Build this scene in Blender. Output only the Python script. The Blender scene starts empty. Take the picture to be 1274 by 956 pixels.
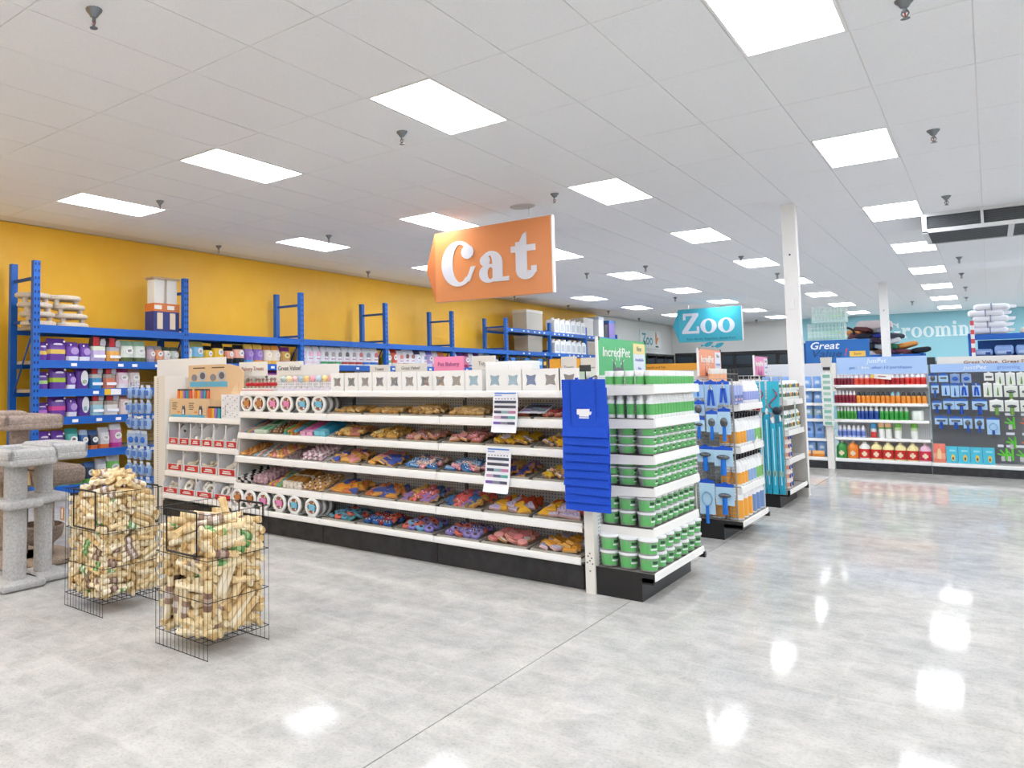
import bpy, math, random
from mathutils import Vector, Matrix

# ---------------------------------------------------------------- camera, world, exposure
scene = bpy.context.scene
COL = scene.collection
cam_data = bpy.data.cameras.new('camera')
cam = bpy.data.objects.new('camera', cam_data)
COL.objects.link(cam)
CAM_YAW, CAM_PITCH, CAM_ROLL = 0.7317656, 0.0613583, -0.0100437
EYE = 1.465
cam_data.sensor_width = 36.0
cam_data.lens = 935.56 / 1274 * 36
cam_data.shift_x = (637 - 390) / 1274
cam_data.shift_y = (420 - 478) / 1274
cam_data.clip_start = 0.05
cam_data.clip_end = 200
_c, _s = math.cos(CAM_YAW), math.sin(CAM_YAW)
_r = Vector((_c, _s, 0)); _f = Vector((-_s, _c, 0)); _u = Vector((0, 0, 1))
_f2 = _f * math.cos(CAM_PITCH) + _u * math.sin(CAM_PITCH)
_u2 = _u * math.cos(CAM_PITCH) - _f * math.sin(CAM_PITCH)
_r3 = _r * math.cos(CAM_ROLL) + _u2 * math.sin(CAM_ROLL)
_u3 = _u2 * math.cos(CAM_ROLL) - _r * math.sin(CAM_ROLL)
cam.matrix_world = Matrix(((_r3.x, _u3.x, -_f2.x, 0), (_r3.y, _u3.y, -_f2.y, 0), (_r3.z, _u3.z, -_f2.z, EYE), (0, 0, 0, 1)))
scene.camera = cam

world = bpy.data.worlds.new('world')
world.use_nodes = True
world.node_tree.nodes['Background'].inputs[0].default_value = (1, 1, 1, 1)
world.node_tree.nodes['Background'].inputs[1].default_value = 0.3
scene.world = world
PANEL_LIGHT = 12.0                       # radiance of the ceiling panels
scene.view_settings.view_transform = 'Standard'
scene.view_settings.look = 'None'
scene.view_settings.gamma = 1
scene.view_settings.use_curve_mapping = False
scene.view_settings.exposure = 0.44
try:
    scene.cycles.max_bounces = 10
    scene.cycles.diffuse_bounces = 6
    scene.cycles.sample_clamp_indirect = 6
except Exception:
    pass

# ---------------------------------------------------------------- helpers
RND = random.Random(11)
PI = math.pi
CEIL = 3.708
WALL_X, BACK_Y = -9.85, 33.4

def lin(h):
    h = h.lstrip('#')
    o = []
    for i in (0, 2, 4):
        c = int(h[i:i + 2], 16) / 255
        o.append(c / 12.92 if c <= .04045 else ((c + .055) / 1.055) ** 2.4)
    return (*o, 1)

_M = {}
def M(hx, rough=.5, metal=0.0, emit=0.0, trans=0.0, alpha=1.0):
    k = (hx, rough, metal, emit, trans, alpha)
    if k in _M: return _M[k]
    m = bpy.data.materials.new('mat_' + hx.strip('#'))
    m.use_nodes = True
    b = m.node_tree.nodes['Principled BSDF']
    b.inputs['Base Color'].default_value = lin(hx)
    b.inputs['Roughness'].default_value = rough
    b.inputs['Metallic'].default_value = metal
    if emit:
        b.inputs['Emission Color'].default_value = lin(hx)
        b.inputs['Emission Strength'].default_value = emit
    if trans: b.inputs['Transmission Weight'].default_value = trans
    if alpha < 1: b.inputs['Alpha'].default_value = alpha
    _M[k] = m
    return m

def noisy(name, c1, c2, scale, rough=.8, bump=0.0, bscale=None, detail=4, coords='Object', stretch=None):
    m = bpy.data.materials.new(name); m.use_nodes = True
    nt = m.node_tree; b = nt.nodes['Principled BSDF']
    tc = nt.nodes.new('ShaderNodeTexCoord'); src = tc.outputs[coords]
    if stretch:
        mp = nt.nodes.new('ShaderNodeMapping'); mp.inputs['Scale'].default_value = stretch
        nt.links.new(src, mp.inputs['Vector']); src = mp.outputs['Vector']
    n = nt.nodes.new('ShaderNodeTexNoise'); n.inputs['Scale'].default_value = scale; n.inputs['Detail'].default_value = detail
    nt.links.new(src, n.inputs['Vector'])
    r = nt.nodes.new('ShaderNodeValToRGB')
    r.color_ramp.elements[0].position = .35; r.color_ramp.elements[1].position = .65
    r.color_ramp.elements[0].color = lin(c1); r.color_ramp.elements[1].color = lin(c2)
    nt.links.new(n.outputs['Fac'], r.inputs['Fac']); nt.links.new(r.outputs['Color'], b.inputs['Base Color'])
    b.inputs['Roughness'].default_value = rough
    if bump:
        n2 = nt.nodes.new('ShaderNodeTexNoise'); n2.inputs['Scale'].default_value = bscale or scale * 4; n2.inputs['Detail'].default_value = 2
        nt.links.new(src, n2.inputs['Vector'])
        bp = nt.nodes.new('ShaderNodeBump'); bp.inputs['Strength'].default_value = bump; bp.inputs['Distance'].default_value = .01
        nt.links.new(n2.outputs['Fac'], bp.inputs['Height']); nt.links.new(bp.outputs['Normal'], b.inputs['Normal'])
    return m

class MB:
    """collects shapes and builds one mesh"""
    def __init__(s): s.v = []; s.f = []; s.mi = []; s.mats = []
    def _m(s, m):
        if m not in s.mats: s.mats.append(m)
        return s.mats.index(m)
    def face(s, pts, m):
        b = len(s.v); s.v += [tuple(p) for p in pts]; s.f.append(tuple(range(b, b + len(pts)))); s.mi.append(s._m(m)); return s
    def box(s, x0, y0, z0, x1, y1, z1, m, T=None):
        b = len(s.v)
        P = [(x, y, z) for z in (z0, z1) for y in (y0, y1) for x in (x0, x1)]
        if T is not None: P = [tuple(T @ Vector(p)) for p in P]
        s.v += P; k = s._m(m)
        for q in ((0, 2, 3, 1), (4, 5, 7, 6), (0, 1, 5, 4), (2, 6, 7, 3), (0, 4, 6, 2), (1, 3, 7, 5)):
            s.f.append(tuple(b + i for i in q)); s.mi.append(k)
        return s
    def prism(s, poly, d, m, plane='xz', off=0.0):
        """poly (a,b) extruded by d; 'xz' faces -y at y=off (extrudes to +y), 'yz' in x, 'xy' upward in z"""
        mp = {'xz': lambda a, b, t: (a, t, b), 'yz': lambda a, b, t: (t, a, b), 'xy': lambda a, b, t: (a, b, t)}[plane]
        n = len(poly); b = len(s.v); k = s._m(m)
        s.v += [mp(p[0], p[1], off) for p in poly] + [mp(p[0], p[1], off + d) for p in poly]
        s.f.append(tuple(range(b, b + n))); s.mi.append(k)
        s.f.append(tuple(range(b + 2 * n - 1, b + n - 1, -1))); s.mi.append(k)
        for i in range(n):
            j = (i + 1) % n
            s.f.append((b + i, b + n + i, b + n + j, b + j)); s.mi.append(k)
        return s
    def lathe(s, prof, n, mats, c=(0, 0, 0), sx=1, sy=1, T=None):
        """prof [(r,z)...] about z; mats one material or one per segment"""
        b = len(s.v); L = len(prof)
        for r, z in prof:
            for i in range(n):
                a = 2 * PI * i / n
                p = (c[0] + r * sx * math.cos(a), c[1] + r * sy * math.sin(a), c[2] + z)
                s.v.append(tuple(T @ Vector(p)) if T is not None else p)
        ml = mats if isinstance(mats, (list, tuple)) else [mats] * (L - 1)
        for k in range(L - 1):
            q = s._m(ml[k])
            for i in range(n):
                j = (i + 1) % n
                s.f.append((b + k * n + i, b + k * n + j, b + (k + 1) * n + j, b + (k + 1) * n + i)); s.mi.append(q)
        if prof[0][0] > 1e-5: s.f.append(tuple(b + i for i in range(n - 1, -1, -1))); s.mi.append(s._m(ml[0]))
        if prof[-1][0] > 1e-5: s.f.append(tuple(b + (L - 1) * n + i for i in range(n))); s.mi.append(s._m(ml[-1]))
        return s
    def tube(s, p0, p1, r, m, n=6, r2=None):
        p0, p1 = Vector(p0), Vector(p1); d = p1 - p0
        T = Matrix.Translation(p0) @ d.to_track_quat('Z', 'Y').to_matrix().to_4x4()
        return s.lathe([(r, 0), (r if r2 is None else r2, d.length)], n, m, T=T)
    def wire(s, p0, p1, r, m): return s.tube(p0, p1, r, m, 4)
    def ball(s, c, r, m, n=8, k=5, sx=1, sy=1, sz=1):
        return s.lathe([(max(1e-6, r * math.sin(PI * i / k)), -r * sz * math.cos(PI * i / k)) for i in range(k + 1)], n, m, c, sx, sy)
    def done(s, name='mesh', smooth=False):
        me = bpy.data.meshes.new(name); me.from_pydata(s.v, [], s.f)
        for m in s.mats: me.materials.append(m)
        me.polygons.foreach_set('material_index', s.mi)
        if smooth:
            me.polygons.foreach_set('use_smooth', [True] * len(s.f))
            try: me.set_sharp_from_angle(angle=math.radians(38))
            except Exception: pass
        me.update()
        return me

def obj(name, mesh, parent=None, loc=(0, 0, 0), rot=(0, 0, 0), scale=(1, 1, 1), kind=None):
    o = bpy.data.objects.new(name, mesh); COL.objects.link(o)
    o.location = loc; o.rotation_euler = rot; o.scale = scale
    if parent is not None: o.parent = parent
    if kind: o['kind'] = kind
    return o

def thing(name, mesh, label, cat, group=None, loc=(0, 0, 0), rot=(0, 0, 0), scale=(1, 1, 1), parts=(), kind=None):
    """one top-level thing; parts = (name, mesh[, loc, rot])"""
    o = obj(name, mesh, None, loc, rot, scale, kind)
    o['label'] = label; o['category'] = cat
    if group: o['group'] = group
    for p in parts:
        obj(p[0], p[1], o, p[2] if len(p) > 2 else (0, 0, 0), p[3] if len(p) > 3 else (0, 0, 0))
    return o

def struct(name, mesh, parent=None, loc=(0, 0, 0)):
    o = obj(name, mesh, parent, loc)
    if parent is None: o['kind'] = 'structure'
    return o

_ORD = 'first second third fourth fifth sixth seventh eighth ninth tenth eleventh twelfth thirteenth fourteenth fifteenth sixteenth seventeenth eighteenth nineteenth twentieth twenty-first twenty-second twenty-third twenty-fourth twenty-fifth twenty-sixth twenty-seventh twenty-eighth twenty-ninth thirtieth thirty-first thirty-second thirty-third thirty-fourth thirty-fifth thirty-sixth thirty-seventh thirty-eighth thirty-ninth fortieth forty-first forty-second forty-third forty-fourth forty-fifth forty-sixth forty-seventh forty-eighth'.split()
def nth(i): return _ORD[i] if i < 48 else 'number %d' % (i + 1)
_PAL = {'red': '#c83232', 'coral': '#ef7a66', 'orange': '#ea963c', 'tan': '#d9ae6e', 'golden': '#dda24c', 'yellow': '#efc234', 'cream': '#f0e4c8', 'white': '#f2f1ee', 'pink': '#f0909c', 'pale pink': '#f2c8cc', 'rose': '#d9838c',
        'lilac': '#cbbede', 'violet': '#9a88ce', 'blue': '#4a66b4', 'sky blue': '#82bfe2', 'navy': '#3f4080', 'teal': '#4f9a98', 'green': '#6fb46c', 'mint': '#b4dcbc', 'brown': '#8a6040', 'dark brown': '#6a4638', 'plum': '#745c64', 'mauve': '#c09ca4', 'grey': '#a8acb0', 'black': '#2f2a2c', 'crimson': '#b03a48', 'turquoise': '#36a8ca', 'magenta': '#e870b6', 'salmon': '#e0a08c'}
def cname(hx):
    a = [int(hx[i:i + 2], 16) for i in (1, 3, 5)]
    return min(_PAL, key=lambda n: sum((a[k] - int(_PAL[n][1 + 2 * k:3 + 2 * k], 16)) ** 2 for k in range(3)))

# flat lettering from the built-in font, laid in x-z facing -y
_TXT = {}
def text_mesh(s, size, mat, shear=0.0, width=None, depth=.002, spacing=1.0):
    k = (s, size, mat.name, shear, width)
    if k in _TXT: return _TXT[k]
    cu = bpy.data.curves.new('lettering', 'FONT'); cu.body = s; cu.size = size; cu.shear = shear; cu.extrude = depth / 2
    cu.align_x = 'CENTER'; cu.align_y = 'CENTER'; cu.resolution_u = 2; cu.space_character = spacing; cu.offset = size * .012
    o = bpy.data.objects.new('tmp', cu); COL.objects.link(o)
    dg = bpy.context.evaluated_depsgraph_get()
    me = bpy.data.meshes.new_from_object(o.evaluated_get(dg))
    bpy.data.objects.remove(o); bpy.data.curves.remove(cu)
    me.name = 'lettering'; me.materials.clear(); me.materials.append(mat)
    me.transform(Matrix.Rotation(PI / 2, 4, 'X'))
    if width:
        xs = [v.co.x for v in me.vertices]
        if xs: me.transform(Matrix.Diagonal((width / (max(xs) - min(xs)), 1, 1, 1)))
    _TXT[k] = me
    return me

# slab-serif display letters built as flat prisms (unit = cap height)
def arc(cx, cz, rx, rz, a0, a1, n=14):
    return [(cx + rx * math.cos(math.radians(a0 + (a1 - a0) * i / n)), cz + rz * math.sin(math.radians(a0 + (a1 - a0) * i / n))) for i in range(n + 1)]
def glyph(mb, ch, x, h, m, d=.012, lean=0.0):
    """adds one letter at x with cap height h, returns its advance"""
    cnt = [0]
    def P(poly):
        cnt[0] += 1; o = -.00012 * cnt[0]
        mb.prism([(x + (a + lean * b) * h, b * h) for a, b in poly], d - o, m, off=o)
    def strip(out, inn):
        for i in range(len(out) - 1): P([out[i], out[i + 1], inn[i + 1], inn[i]])
    def R(a0, b0, a1, b1): P([(a0, b0), (a1, b0), (a1, b1), (a0, b1)])
    def disc(cx, cz, r): P(arc(cx, cz, r, r, 0, 330, 11))
    if ch == 'C':
        strip(arc(.44, .5, .44, .52, 48, 318, 24), arc(.49, .5, .20, .43, 52, 312, 24)); disc(.68, .74, .16); P([(.72, .06), (.80, .25), (.88, .40), (.76, .40), (.70, .24), (.62, .14)])
        return .95
    if ch == 'G':
        strip(arc(.44, .5, .44, .52, 48, 330, 24), arc(.47, .5, .24, .44, 52, 330, 24)); P([(.70, .80), (.80, .66), (.86, .66), (.86, 1.0), (.78, 1.0), (.66, .88)])
        R(.64, .04, .86, .42); R(.54, .36, .96, .46); return 1.02
    if ch == 'o':
        strip(arc(.36, .34, .36, .36, 0, 360, 24), arc(.36, .34, .155, .285, 0, 360, 24)); return .76
    if ch == 'a':
        strip(arc(.24, .20, .24, .21, 0, 360, 20), arc(.28, .20, .075, .135, 0, 360, 20)); disc(.15, .49, .125)
        strip(arc(.30, .42, .27, .27, 0, 165, 14), arc(.27, .42, .06, .175, 0, 165, 14)); R(.335, .06, .57, .44); R(.37, 0, .72, .09); return .76
    if ch == 't':
        R(.11, .16, .365, .80); P([(.11, .62), (.365, .62), (.365, 1.0), (.28, .95)]); R(0, .585, .56, .72)
        strip(arc(.34, .20, .23, .22, 180, 345, 12), arc(.37, .20, .01, .08, 180, 345, 12)); R(.46, .12, .58, .26); return .62
    if ch == 'Z':
        R(.06, .87, .76, 1.0); R(.06, .68, .17, .88); P([(.0, .12), (.26, .12), (.76, .88), (.50, .88)]); R(0, 0, .78, .13); R(.67, .12, .78, .34); return .82
    if ch in 'rmn':
        R(.06, .05, .25, .66); R(0, 0, .34, .08); R(0, .60, .25, .68)
        if ch == 'r':
            disc(.48, .56, .12); strip(arc(.42, .42, .20, .27, 60, 180, 8), arc(.44, .42, .12, .16, 60, 180, 8)); return .62
        w = .25
        for j in range(2 if ch == 'm' else 1):
            o = j * .38
            strip(arc(.34 + o, .44, .25, .25, 0, 150, 10), arc(.32 + o, .44, .08, .15, 0, 150, 10)); R(.40 + o, .05, .59 + o, .46); R(.34 + o, 0, .66 + o, .08)
        return .72 if ch == 'n' else 1.08
    if ch == 'i':
        R(.07, .05, .26, .66); R(0, 0, .34, .08); R(0, .60, .26, .68); disc(.17, .88, .12); return .38
    if ch == 'g':
        strip(arc(.28, .42, .26, .27, 0, 360, 18), arc(.28, .42, .10, .19, 0, 360, 18)); strip(arc(.28, -.10, .28, .18, 0, 360, 18), arc(.28, -.10, .17, .09, 0, 360, 18)); R(.48, .56, .64, .66); R(.10, .06, .46, .14); return .66
    return .4
def word_mesh(w, h, m, gap=.02, d=.012):
    mb = MB(); x = 0
    for ch in w: x += (glyph(mb, ch, x, h, m, d) + gap) * h
    me = mb.done('lettering'); me.transform(Matrix.Translation((-x / 2, 0, 0)))
    return me
# ---------------------------------------------------------------- the room
WHITE = M('#eeedeb', .55); OFFW = M('#e9e6df', .5); BLACK = M('#1b1b1d', .45); CHROME = M('#c9ccd0', .25, 1.0); SPK = M('#83888d', .3, .9)
def concrete():
    m = bpy.data.materials.new('polished_concrete'); m.use_nodes = True
    nt = m.node_tree; b = nt.nodes['Principled BSDF']; N = nt.nodes.new; L = nt.links.new
    tc = N('ShaderNodeTexCoord'); P = tc.outputs['Object']
    def noise(scale, det, vec=P, rough=.5):
        n = N('ShaderNodeTexNoise'); n.inputs['Scale'].default_value = scale; n.inputs['Detail'].default_value = det; n.inputs['Roughness'].default_value = rough
        L(vec, n.inputs['Vector']); return n.outputs['Fac']
    def ramp(f, p0, c0, p1, c1):
        r = N('ShaderNodeValToRGB'); r.color_ramp.elements[0].position = p0; r.color_ramp.elements[1].position = p1
        r.color_ramp.elements[0].color = lin(c0); r.color_ramp.elements[1].color = lin(c1); L(f, r.inputs['Fac']); return r.outputs['Color']
    def mul(a, c, f=1.0):
        x = N('ShaderNodeMix'); x.data_type = 'RGBA'; x.blend_type = 'MULTIPLY'; x.inputs[0].default_value = f
        L(a, x.inputs[6]); L(c, x.inputs[7]); return x.outputs[2]
    col = ramp(noise(1.1, 9, rough=.62), .34, '#bfbebb', .68, '#d1cec8')
    col = mul(col, ramp(noise(5.5, 6, rough=.7),   .36, '#e4e4e4', .62, '#ffffff'))
    col = mul(col, ramp(noise(70, 3), .30, '#ececea', .5, '#ffffff'))
    # pale ghost lines of an old tile floor
    mp = N('ShaderNodeMapping'); mp.inputs['Scale'].default_value = (1 / .61, 1 / .61, 1); L(P, mp.inputs['Vector'])
    br = N('ShaderNodeTexBrick'); br.offset = .5; br.inputs['Scale'].default_value = 1; br.inputs['Mortar Size'].default_value = .035; br.inputs['Mortar Smooth'].default_value = 1
    br.inputs['Brick Width'].default_value = 1; br.inputs['Row Height'].default_value = .5
    w = N('ShaderNodeTexNoise'); w.inputs['Scale'].default_value = 6; L(P, w.inputs['Vector'])
    ad = N('ShaderNodeMix'); ad.data_type = 'RGBA'; ad.blend_type = 'LINEAR_LIGHT'; ad.inputs[0].default_value = .07; L(mp.outputs['Vector'], ad.inputs[6]); L(w.outputs['Color'], ad.inputs[7])
    L(ad.outputs[2], br.inputs['Vector'])
    mm = N('ShaderNodeMath'); mm.operation = 'MULTIPLY'; L(br.outputs['Fac'], mm.inputs[0]); L(noise(2.3, 3), mm.inputs[1])
    m2 = N('ShaderNodeMath'); m2.operation = 'MULTIPLY'; m2.inputs[1].default_value = .28; L(mm.outputs[0], m2.inputs[0])
    x = N('ShaderNodeMix'); x.data_type = 'RGBA'; L(m2.outputs[0], x.inputs[0]); L(col, x.inputs[6]); x.inputs[7].default_value = lin('#e2ddd2')
    L(x.outputs[2], b.inputs['Base Color'])
    rr = N('ShaderNodeMapRange'); rr.inputs['To Min'].default_value = .045; rr.inputs['To Max'].default_value = .10; L(noise(3, 5), rr.inputs['Value']); L(rr.outputs['Result'], b.inputs['Roughness'])
    b.inputs['Specular IOR Level'].default_value = .045
    return m
CONC = concrete()
fl = struct('floor', MB().box(-10.2, -16.2, -.12, 14.2, BACK_Y + .2, -.006, M('#77777a', .8)).done())
for x0, x1 in ((-10.0, -7.852), (-7.847, -1.8525), (-1.8475, 4.15), (4.155, 14.0)):
    for y0, y1 in ((-16, -.5), (-.495, 12.4), (12.405, 24), (24.005, BACK_Y)):
        obj('concrete_slab', MB().box(x0, y0, -.006, x1, y1, 0, CONC).done(), fl)

YEL = noisy('yellow_paint', '#fbc030', '#fdc638', 3, .45)
WP = M('#d9d9d6', .6); TEALW = M('#96ccd8', .55)
w = MB(); w.box(WALL_X - .2, -16, 0, WALL_X, 25.3, 4.2, YEL); w.box(WALL_X - .2, 25.3, 0, WALL_X, BACK_Y, 4.2, WP)
struct('wall_left', w.done())
w = MB(); w.box(WALL_X - .2, BACK_Y, 0, -5.3, BACK_Y + .2, 4.2, WP); w.box(-5.3, BACK_Y, 0, 14.2, BACK_Y + .2, 4.2, TEALW)
wb = struct('wall_back', w.done())
struct('wall_right', MB().box(14, -16, 0, 14.2, BACK_Y, 4.2, WP).done())
struct('wall_front', MB().box(WALL_X - .2, -16.2, 0, 14.2, -16, 4.2, WP).done())
ce = struct('ceiling', MB().box(WALL_X - .2, -16.2, CEIL + .006, 14.2, BACK_Y + .2, CEIL + .3, M('#e2e2e2', .8)).done())
TX, TY, OX, OY = .597, 1.25, -.868, 5.225
TILE = noisy('ceiling_tile', '#eceef2', '#f0f2f6', 90, .9, .15, 160)
def tile(w, d):
    return MB().box(-w, -d, -.006, w, d, 0, TILE).done('ceiling_tile')
tm = tile(TX / 2 - .0036, TY / 2 - .0036)
cells = []
for i in range(-15, 17):
    for j in range(-9, 23):
        if i % 4 == 0 and j % 3 == 0: continue
        x, y = OX + TX * i, OY + TY * j
        if x < WALL_X + .3 or y > BACK_Y - .6: continue
        P = Vector((x, y, CEIL)); q = cam.matrix_world.inverted() @ P
        vis = q.z < -.3 and -1.25 < (q.x / -q.z - .12) / .72 < 1.2 and q.y / -q.z < .6
        cells.append((0 if vis else 1, (P - Vector((0, 0, EYE))).length, x, y))
cells.sort()
for c in cells[:300]: obj('ceiling_tile', tm, ce, (c[2], c[3], CEIL + .006))
rest = MB()
for c in cells[300:]: rest.box(c[2] - TX / 2 + .0025, c[3] - TY / 2 + .0025, CEIL, c[2] + TX / 2 - .0025, c[3] + TY / 2 - .0025, CEIL + .006, TILE)
# cut tiles along the walls
yj = [OY + TY * j for j in range(-8, 23)]
for y in yj:
    if y < BACK_Y - .6: rest.box(WALL_X, y - TY / 2 + .0025, CEIL, OX - 14.5 * TX - .35, y + TY / 2 - .0025, CEIL + .006, TILE)
o = obj('cut_ceiling_tiles', rest.done(), ce); o['kind'] = 'stuff'

# recessed light panels; the farther unseen rows are added to brighten the shelves
PAN = M('#f6f9ff', .4, emit=PANEL_LIGHT); PFR = M('#f4f4f4', .4)
fr = MB()
fr.box(-.29, -.615, -.004, .29, -.594, .012, PFR); fr.box(-.29, .594, -.004, .29, .615, .012, PFR)
fr.box(-.29, -.594, -.004, -.275, .594, .012, PFR); fr.box(.275, -.594, -.004, .29, .594, .012, PFR)
fr = fr.done('frame'); di = MB().box(-.275, -.594, -.002, .275, .594, .01, PAN).done('diffuser')
for i in range(-12, 21, 4):
    for j in range(-15, 22, 3):
        thing('ceiling_light', None, 'white ceiling light panel, %s row from the yellow wall, %s panel counting backwards' % (nth((i + 12) // 4), nth((j + 15) // 3)), 'ceiling light', 'ceiling light panels in rows',
              (OX + TX * i, OY + TY * j, CEIL), parts=(('frame', fr), ('diffuser', di)))
# sprinklers
bd = MB().lathe([(.05, 0), (.046, -.012), (.03, -.03), (.022, -.045), (.014, -.05)], 12, SPK).done('escutcheon', True)
st = MB().tube((0, 0, -.045), (0, 0, -.075), .012, SPK, 8)
for s in (-1, 1): st.wire((s * .012, 0, -.065), (s * .018, 0, -.085), .004, SPK); st.wire((s * .018, 0, -.085), (0, 0, -.112), .004, SPK)
st.tube((0, 0, -.075), (0, 0, -.105), .004, M('#b03a2a', .3), 6); st = st.done('head', True)
df = MB().lathe([(.004, -.108), (.024, -.112), (.024, -.115), (.004, -.115)], 12, SPK).done('deflector')
_sp = {}
for x, y in ((-3.874, 2.382), (-3.811, 5.456), (-7.423, 5.49), (-.273, 5.593), (-.279, 8.765), (-.301, 12.096), (-3.776, 8.552), (-9.191, 7.958), (-9.22, 11.934), (-7.362, 8.567),
             (-6.157, 15.405), (-4.935, 15.276), (-3.28, 15.359), (-3.261, 18.388), (-9.151, 18.066), (-9.207, 21.573), (-9.049, 24.311), (-9.338, 28.005), (-6.263, 21.69),
             (-.331, 18.467), (-.361, 21.374), (-.358, 24.699), (-.402, 27.961), (-1.605, 28.179), (-6.48, 32.287)):
    _k = '%.0f' % (x + 9.85); _sp[_k] = _sp.get(_k, -1) + 1
    thing('sprinkler', None, 'chrome ceiling sprinkler %s metres from the yellow wall, %s of its line going back' % ('zero one two three four five six seven eight nine ten'.split()[int(_k)], nth(_sp[_k])), 'sprinkler', 'ceiling sprinklers', (x, y, CEIL), parts=(('escutcheon', bd), ('head', st), ('deflector', df)))
thing('ceiling_speaker', MB().lathe([(.16, 0), (.15, -.008), (.13, -.006), (.001, -.006)], 24, M('#c2c0be', .6), (0, 0, 0)).done('disc', True),
      'pale round speaker grille flush in the ceiling above the orange sign', 'speaker', None, (-4.36, 8.89, CEIL))
# columns
def column(x, y, hw, lab):
    c = thing('support_column', MB().box(-hw, -hw, 0, hw, hw, CEIL, WHITE).done(), lab, 'column', None, (x, y, 0))
    obj('base_plate', MB().box(-hw - .008, -hw - .008, 0, hw + .008, hw + .008, .012, WHITE).done(), c)
    obj('hole', MB().tube((0, -hw - .002, 3.05), (0, -hw + .01, 3.05), .012, BLACK, 8).done(), c)
    obj('switch_box', MB().box(-.03, -hw - .025, 2.35, .03, -hw, 2.47, WHITE).done(), c)
column(-1.835, 11.25, .076, 'square white steel column standing behind the blue and teal aisle ends')
column(-1.79, 22.15, .08, 'slimmer white column further back, in front of the teal wall')
# air unit
AL = M('#d7d9da', .45); DK = noisy('grille_dark', '#3f4244', '#505357', 40, .6)
a = thing('air_unit', None, 'long white framed ceiling air unit with black louvred openings', 'air conditioner', None, (-.6, 13.2, 3.44))
obj('body', MB().box(0, .03, .03, 4.2, 1.2, .265, M('#565a5e', .6)).done(), a)
f = MB(); f.box(0, 0, 0, 4.2, .05, .05, AL); f.box(0, 0, .225, 4.2, .05, .268, AL); f.box(0, 0, .05, .05, .05, .225, AL)
f.box(0, 0, -.005, .06, 1.2, .02, AL); f.box(0, 1.15, -.005, 4.2, 1.2, .02, AL)
for k in range(1, 7): f.box(k * .62 - .015, 0, .05, k * .62 + .015, .04, .225, AL)
for k in range(1, 5): f.box(k * .9 - .03, .05, -.004, k * .9 + .03, 1.15, .02, AL)
obj('frame', f.done(), a)
for k in range(6): obj('slat', MB().box(.06, .02, .06 + k * .028, 4.18, .03, .07 + k * .028, DK).done(), a)
for k in range(9): obj('louvre', MB().box(.06, .08 + k * .12, .0, 4.18, .16 + k * .12, .01, DK).done(), a)

# ---------------------------------------------------------------- hanging signs
def arrow_sign(name, word, face, tipc, lab, x0, x1, y, z0, z1, letter_h, sub=None):
    s = thing(name, None, lab, 'sign', None, ((x0 + x1) / 2, y, 0))
    cx = (x0 + x1) / 2; A = x0 - cx; B = x1 - cx; zm = (z0 + z1) / 2
    obj('panel', MB().box(A, 0, z0, B, .05, z1, face).done(), s)
    e = MB().box(B, -.004, z0 - .004, B + .02, .055, z1 + .004, M('#f3efe9', .5)).box(A, .051, z0 - .004, B, .055, z1 + .004, M('#f3efe9', .5)); obj('edge', e.done(), s)
    t = MB(); b = [(A, 0.0, z0), (A - .17, .03, zm), (A, 0.0, z1)]; c = [(A, .05, z0), (A - .17, .05, zm), (A, .05, z1)]
    t.face(b, tipc); t.face(c[::-1], tipc)
    for i in range(2): t.face((b[i], c[i], c[i + 1], b[i + 1]), tipc)
    obj('arrow_tip', t.done(), s)
    obj('lettering', word_mesh(word, letter_h, M('#e4e6ef', .5), gap=.015), s, ((A + B) / 2 - .03, -.012, zm - letter_h * .5 + (.02 if sub is None else .06)))
    for px in (A + .28, B - .3): obj('hanging_wire', MB().wire((px, .025, z1), (px, .025, CEIL), .004, CHROME).done(), s)
    if sub: obj('small_lettering', text_mesh(sub, .085, M('#1f6f86', .5), width=1.3, spacing=1.0), s, (.02, -.004, z0 + .085))
    return s
arrow_sign('hanging_sign', 'Cat', M('#e8955a', .32), M('#dd8450', .35), 'orange arrow sign reading Cat hung over the treat shelves', -5.69, -3.99, 8.9, 2.572, 3.54, .60)
z = arrow_sign('hanging_sign', 'Zoo', M('#3fb3c8', .32), M('#35a8be', .35), 'teal arrow sign reading Zoo hung near the back', -6.83, -5.16, 23.9, 2.57, 3.55, .60, 'Fish, Birds, Reptiles, Small Pets')
for fx, fz in ((-.06, -.085), (.22, -.12)):
    m = MB(); m.prism([(-.13, -.03), (-.05, -.075), (.05, -.04), (.11, .03), (.13, .065), (.05, .075), (-.05, .055)], .02, M('#35a8be', .4)); m.prism([(-.2, -.06), (-.12, -.035), (-.13, -.01), (-.2, .0)], .02, M('#35a8be', .4))
    obj('fish_cutout', m.done(), z, (fx, .02, 2.57 + fz))
# poster and wall lettering
p = thing('wall_poster', MB().box(0, 29.5, 2.70, .03, 31.9, 3.40, M('#dfe5e4', .4)).done(), 'pale poster reading Zoo with an orange bird on the white side wall', 'poster', None, (WALL_X, 0, 0))
obj('lettering', text_mesh('Zoo', .62, M('#3f9fb0', .5), width=1.25), p, (.035, 30.3, 3.03), (0, 0, PI / 2))
bm_ = MB(); O_ = M('#d98a4a', .5)
bm_.prism([(0, .05), (.1, .0), (.18, .14), (.33, .26), (.24, .30), (.12, .26), (.1, .42), (.03, .52), (.0, .34)], .01, O_); bm_.box(-.02, 0, -.1, .3, .01, -.04, BLACK)
obj('bird_print', bm_.done(), p, (.045, 31.25, 2.86), (0, 0, PI / 2))
g = thing('wall_lettering', None, 'large white word Grooming on the teal back wall', 'sign', None, (-1.05, BACK_Y, 0))
mb = MB(); x = 0; h = .52; GW = M('#e8f3f5', .5)
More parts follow.
